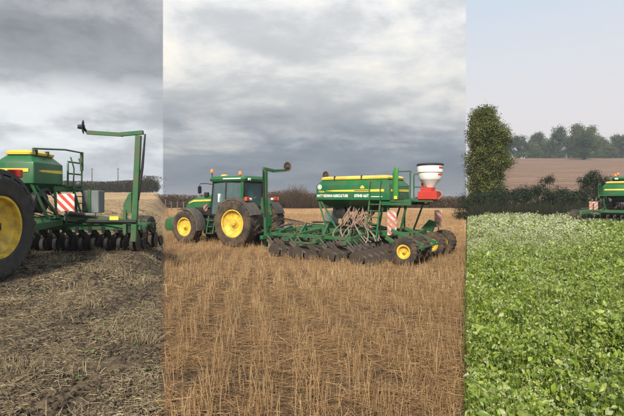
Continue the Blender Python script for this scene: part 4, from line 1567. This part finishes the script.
            md = MB()
            rim_ = []
            nn = 26
            for (rr, ax) in ((0.185, 0.035), (0.12, 0.012), (0.02, 0.0)):
                rim_.append([(rr * (1 if (rr < 0.18 or k % 2) else 0.90) * math.cos(2 * math.pi * k / nn), ax, rr * (1 if (rr < 0.18 or k % 2) else 0.90) * math.sin(2 * math.pi * k / nn)) for k in range(nn)])
            for (rr, ax) in ((0.02, -0.012), (0.12, 0.0), (0.185, 0.025)):
                rim_.append([(rr * (1 if (rr < 0.18 or k % 2) else 0.90) * math.cos(2 * math.pi * k / nn), ax, rr * (1 if (rr < 0.18 or k % 2) else 0.90) * math.sin(2 * math.pi * k / nn)) for k in range(nn)])
            md.loft(rim_, cap=False)
            md.lathe([(0.05, -0.10), (0.06, -0.02), (0.05, 0.06), (0.01, 0.07)], n=14)
            dm = md.build('marker_disc', cfg['disc_mat'], mo, loc=(0.04, ym - al * s_, mh + 0.20))
            dm.rotation_euler = (0, 0, R(cfg['disc_turn']))
            MB().beam((0.04, ym - (al - 0.14) * s_, mh + 0.05), (0.04, ym - (al - 0.02) * s_, mh + 0.20), 0.05, 0.05).build('disc_bracket', 'black', mo)
            # end lamp plate
            MB().box((0.20, ym - 0.45 * s_, 0.90), (0.02, 0.22, 0.09)).build('reflector', 'print_yellow', d)
    # --- hazard boards
    hm_ = 'hazard_muddy' if muddy else 'hazard'
    for (bx, by, bz, tw, sz) in cfg['boards']:
        o = MB().box((0, 0, 0), (0.018, sz[0], sz[1])).build('hazard_board', hm_, d, 0.004)
        o.location = (bx, by, bz)
        o.rotation_euler.z = R(tw)
        MB().beam((-0.02, 0, -sz[1] * 0.5 - (bz - sz[1] * 0.5 - 0.78)), (-0.02, 0, sz[1] * 0.3), 0.03, 0.04, (1, 0, 0)).build('board_bracket', 'black', o)
    # --- grey box with a green strap
    gx, gy, gz = cfg['box']
    gb = MB().box((gx, gy, gz), (0.35, 0.46, 0.62)).build('tool_box', 'grey_box', d, 0.015)
    MB().box((gx + 0.02, gy - 0.02, gz), (0.36, 0.09, 0.66)).build('strap', 'green', gb, 0.006)
    # --- land wheels
    for (wx, wy, s_) in cfg['wheels']:
        wheel(d, 'land_wheel', (wx, wy, 0.44), 0.44, 0.40, 0.20, 18, s_, 'muddy_rubber' if muddy else 'rubber', 'yellow', 'yellow' if muddy else 'black', 0.02)
        MB().beam((wx + 0.75, wy - 0.24 * s_, 0.80), (wx, wy - 0.24 * s_, 0.43), 0.07, 0.12).tube([(wx, wy - 0.26 * s_, 0.43), (wx, wy + 0.02 * s_, 0.43)], 0.05, 10).build('wheel_arm', 'green', d, 0.006)
        MB().prism([(wx - 0.55, 0.66), (wx - 0.35, 0.92), (wx + 0.1, 1.02), (wx + 0.1, 0.98), (wx - 0.33, 0.88), (wx - 0.52, 0.65)], wy - 0.17, wy + 0.17).build('wheel_guard', 'green', d) if cfg['guards'] else None
    # --- rear harrow frame
    if cfg['harrow']:
        hb = MB()
        for y_ in (1.45, 0.35):
            hb.beam((xr + 0.35, y_, 1.02), (xr - 0.75, y_ + 0.12, 0.60), 0.07, 0.11)
        hb.beam((xr - 0.75, 0.25, 0.56), (xr - 0.75, 1.95, 0.56), 0.10, 0.05)
        hb.build('rear_lift_frame', 'green', d, 0.006)
        MB().prism([(xr + 0.1, 0.95), (xr - 0.2, 1.28), (xr - 0.45, 1.20), (xr - 0.3, 0.85)], -0.62, -0.50).build('rear_plate', 'green', d, 0.01)
    # --- granule applicator: white tank on a red base
    if cfg['applicator']:
        ax, ay, az = cfg['applicator']
        b = MB()
        b.box((ax, ay, az + 0.12), (0.62, 0.60, 0.26)).box((ax + 0.05, ay + 0.05, az + 0.31), (0.36, 0.42, 0.14))
        b.box((ax + 0.26, ay, az + 0.40), (0.05, 0.10, 0.62))
        b.box((ax + 0.16, ay, az + 0.69), (0.22, 0.10, 0.04))
        bo = b.build('applicator_base', 'red', d, 0.012)
        MB().box((ax + 0.30, ay, az - 0.05), (0.95, 0.5, 0.08)).build('applicator_bracket', 'green', bo, 0.006)
        MB().lathe([(0.10, az + 0.32), (0.12, az + 0.38), (0.33, az + 0.62), (0.36, az + 0.66), (0.37, az + 0.84), (0.40, az + 0.87), (0.41, az + 1.06), (0.40, az + 1.08)], (ax, ay, 0), 'z', 36).build('granule_tank', 'white', d)
        MB().lathe([(0.42, az + 1.08), (0.43, az + 1.09), (0.43, az + 1.13), (0.40, az + 1.15), (0.02, az + 1.16)], (ax, ay, 0), 'z', 36).build('tank_lid', 'black', d)
        for zz, hh in ((0.98, 0.06), (0.76, 0.06)):
            a0 = cfg['mark_dir']
            rg = []
            for k in range(6):
                a = R(a0 + k * 7)
                rr = 0.414 if zz > 0.9 else 0.372
                rg.append([(ax + rr * math.cos(a), ay + rr * math.sin(a), az + zz), (ax + rr * math.cos(a), ay + rr * math.sin(a), az + zz + hh),
                           (ax + (rr - 0.02) * math.cos(a), ay + (rr - 0.02) * math.sin(a), az + zz + hh), (ax + (rr - 0.02) * math.cos(a), ay + (rr - 0.02) * math.sin(a), az + zz)])
            MB().loft(rg).build('red_mark', 'red', d)
        MB().tube(bez((ax - 0.2, ay + 0.1, az + 0.28), (ax - 0.55, ay + 0.12, az + 0.25), (ax - 0.55, ay + 0.1, az + 0.0), (ax + 0.1, ay + 0.2, az - 0.12)), 0.03, 8).build('outlet_hose', 'hose', d)
    return d


# left: the tractor comes towards us, its drill behind it
tl = (-6.87, 7.8)
make_tractor((tl[0], tl[1], tz(-5.9, 7.8) - 0.02), R(-90), 'tractor with one big yellow-rimmed rear wheel showing at the left edge', False)
cfgL = dict(W=2.48, mo=0.10, openers=15, hx0=1.05, hx1=-0.15, hw=0.46, hz0=1.74, hz1=2.56, ranks=[0, -0.85], muddy=False, rear=-1.5, wing_in=0.98, wing_out=0.70, long_arms=False,
            lettering=False, hoses=4, plat=0.85, rail=0.62, long_rail=True, tall_post=False, ladder_x=-0.62, markers=[(1, 3.02, 1.34)], disc_mat='black', disc_turn=22,
            boards=[(0.55, 0.92, 1.30, 0, (0.42, 0.42))], box=(-0.9, 0.85, 1.30), wheels=[(-1.9, 1.9, 1), (-1.9, -1.9, -1)], guards=False, harrow=False, applicator=None)
make_drill((-6.9, 11.0, tz(-5.5, 11.0)), R(-90), 'green seed drill behind the left tractor with its marker arm folded up', cfgL)

# middle: tractor and long drill crossing the golden stubble
hx_, hy_ = -0.83, 0.56
th_ = math.atan2(hy_, hx_)
tc_ = Vector((-2.85, 19.0))
make_tractor((-2.66, 18.6, -0.5), math.atan2(0.49, -0.872), 'muddy green tractor with yellow wheels pulling the drill across golden stubble', True)
back = Vector((0.83, -0.56))
dc = tc_ + back * 3.2
cfgC = dict(openers=14, hx0=-1.0, hx1=-3.95, hw=0.9, hz0=1.95, hz1=2.82, ranks=[0, -1.1, -2.2, -3.3], muddy=True, rear=-4.6, wing_in=0.80, wing_out=0.70, long_arms=True,
            lettering=True, hoses=28, plat=0.75, rail=0.95, long_rail=False, tall_post=True, ladder_x=-3.45, markers=[(1, 3.0, 1.15), (-1, 2.78, 1.0)], disc_mat='rust', disc_turn=75,
            boards=[(-4.2, 1.3, 1.24, 100, (0.30, 0.80)), (-5.0, -0.9, 1.30, 100, (0.26, 0.60))], box=(-0.4, -1.2, 1.15),
            wheels=[(-4.9, 1.9, 1), (-4.95, 1.05, 1), (-5.0, -0.35, 1), (-5.0, -1.5, -1)], guards=False, harrow=True, applicator=(-5.15, 0.42, 2.0), mark_dir=150)
make_drill((dc.x, dc.y, -0.5), th_, 'long green seed drill with lettered hopper and white granule tank on golden stubble', cfgC)

# right: a third drill seen from behind in the green crop
cfgR = dict(cfgL)
cfgR.update(markers=[], hw=0.85, boards=[(-1.75, 1.0, 1.15, 0, (0.42, 0.46)), (-1.75, -1.0, 1.15, 0, (0.42, 0.46))], box=(0.4, -0.9, 1.2), long_rail=False, muddy=True)
make_drill((17.9, 25.0, tz(17.9, 25.0)), R(47), 'distant seed drill working in the green crop, cut by the right edge', cfgR)
p = Vector((17.9, 25.0)) + Vector((math.cos(R(47)), math.sin(R(47)))) * 3.2
make_tractor((p.x, p.y, tz(p.x, p.y)), R(47), 'tractor ahead of the distant drill in the green crop', True)

# ------------------------------------------------------------------ haze over the whole place
HAZE = True
if HAZE:
    m, t = newmat('haze')
    out = t.node('ShaderNodeOutputMaterial')
    pv = t.node('ShaderNodeVolumePrincipled')
    pv.inputs['Color'].default_value = (0.86, 0.93, 1.0, 1)
    pv.inputs['Density'].default_value = 0.0007
    pv.inputs['Anisotropy'].default_value = 0.2
    t.link(pv.outputs[0], out.inputs['Volume'])
    m.volume_intersection_method = 'FAST' if hasattr(m, 'volume_intersection_method') else None
    hb = MB().box((0, 0, 29), (880, 880, 66))
    ho = hb.build('haze', 'haze')
    tag(ho, 'thin pale haze hanging over the fields', 'haze', kind='stuff')
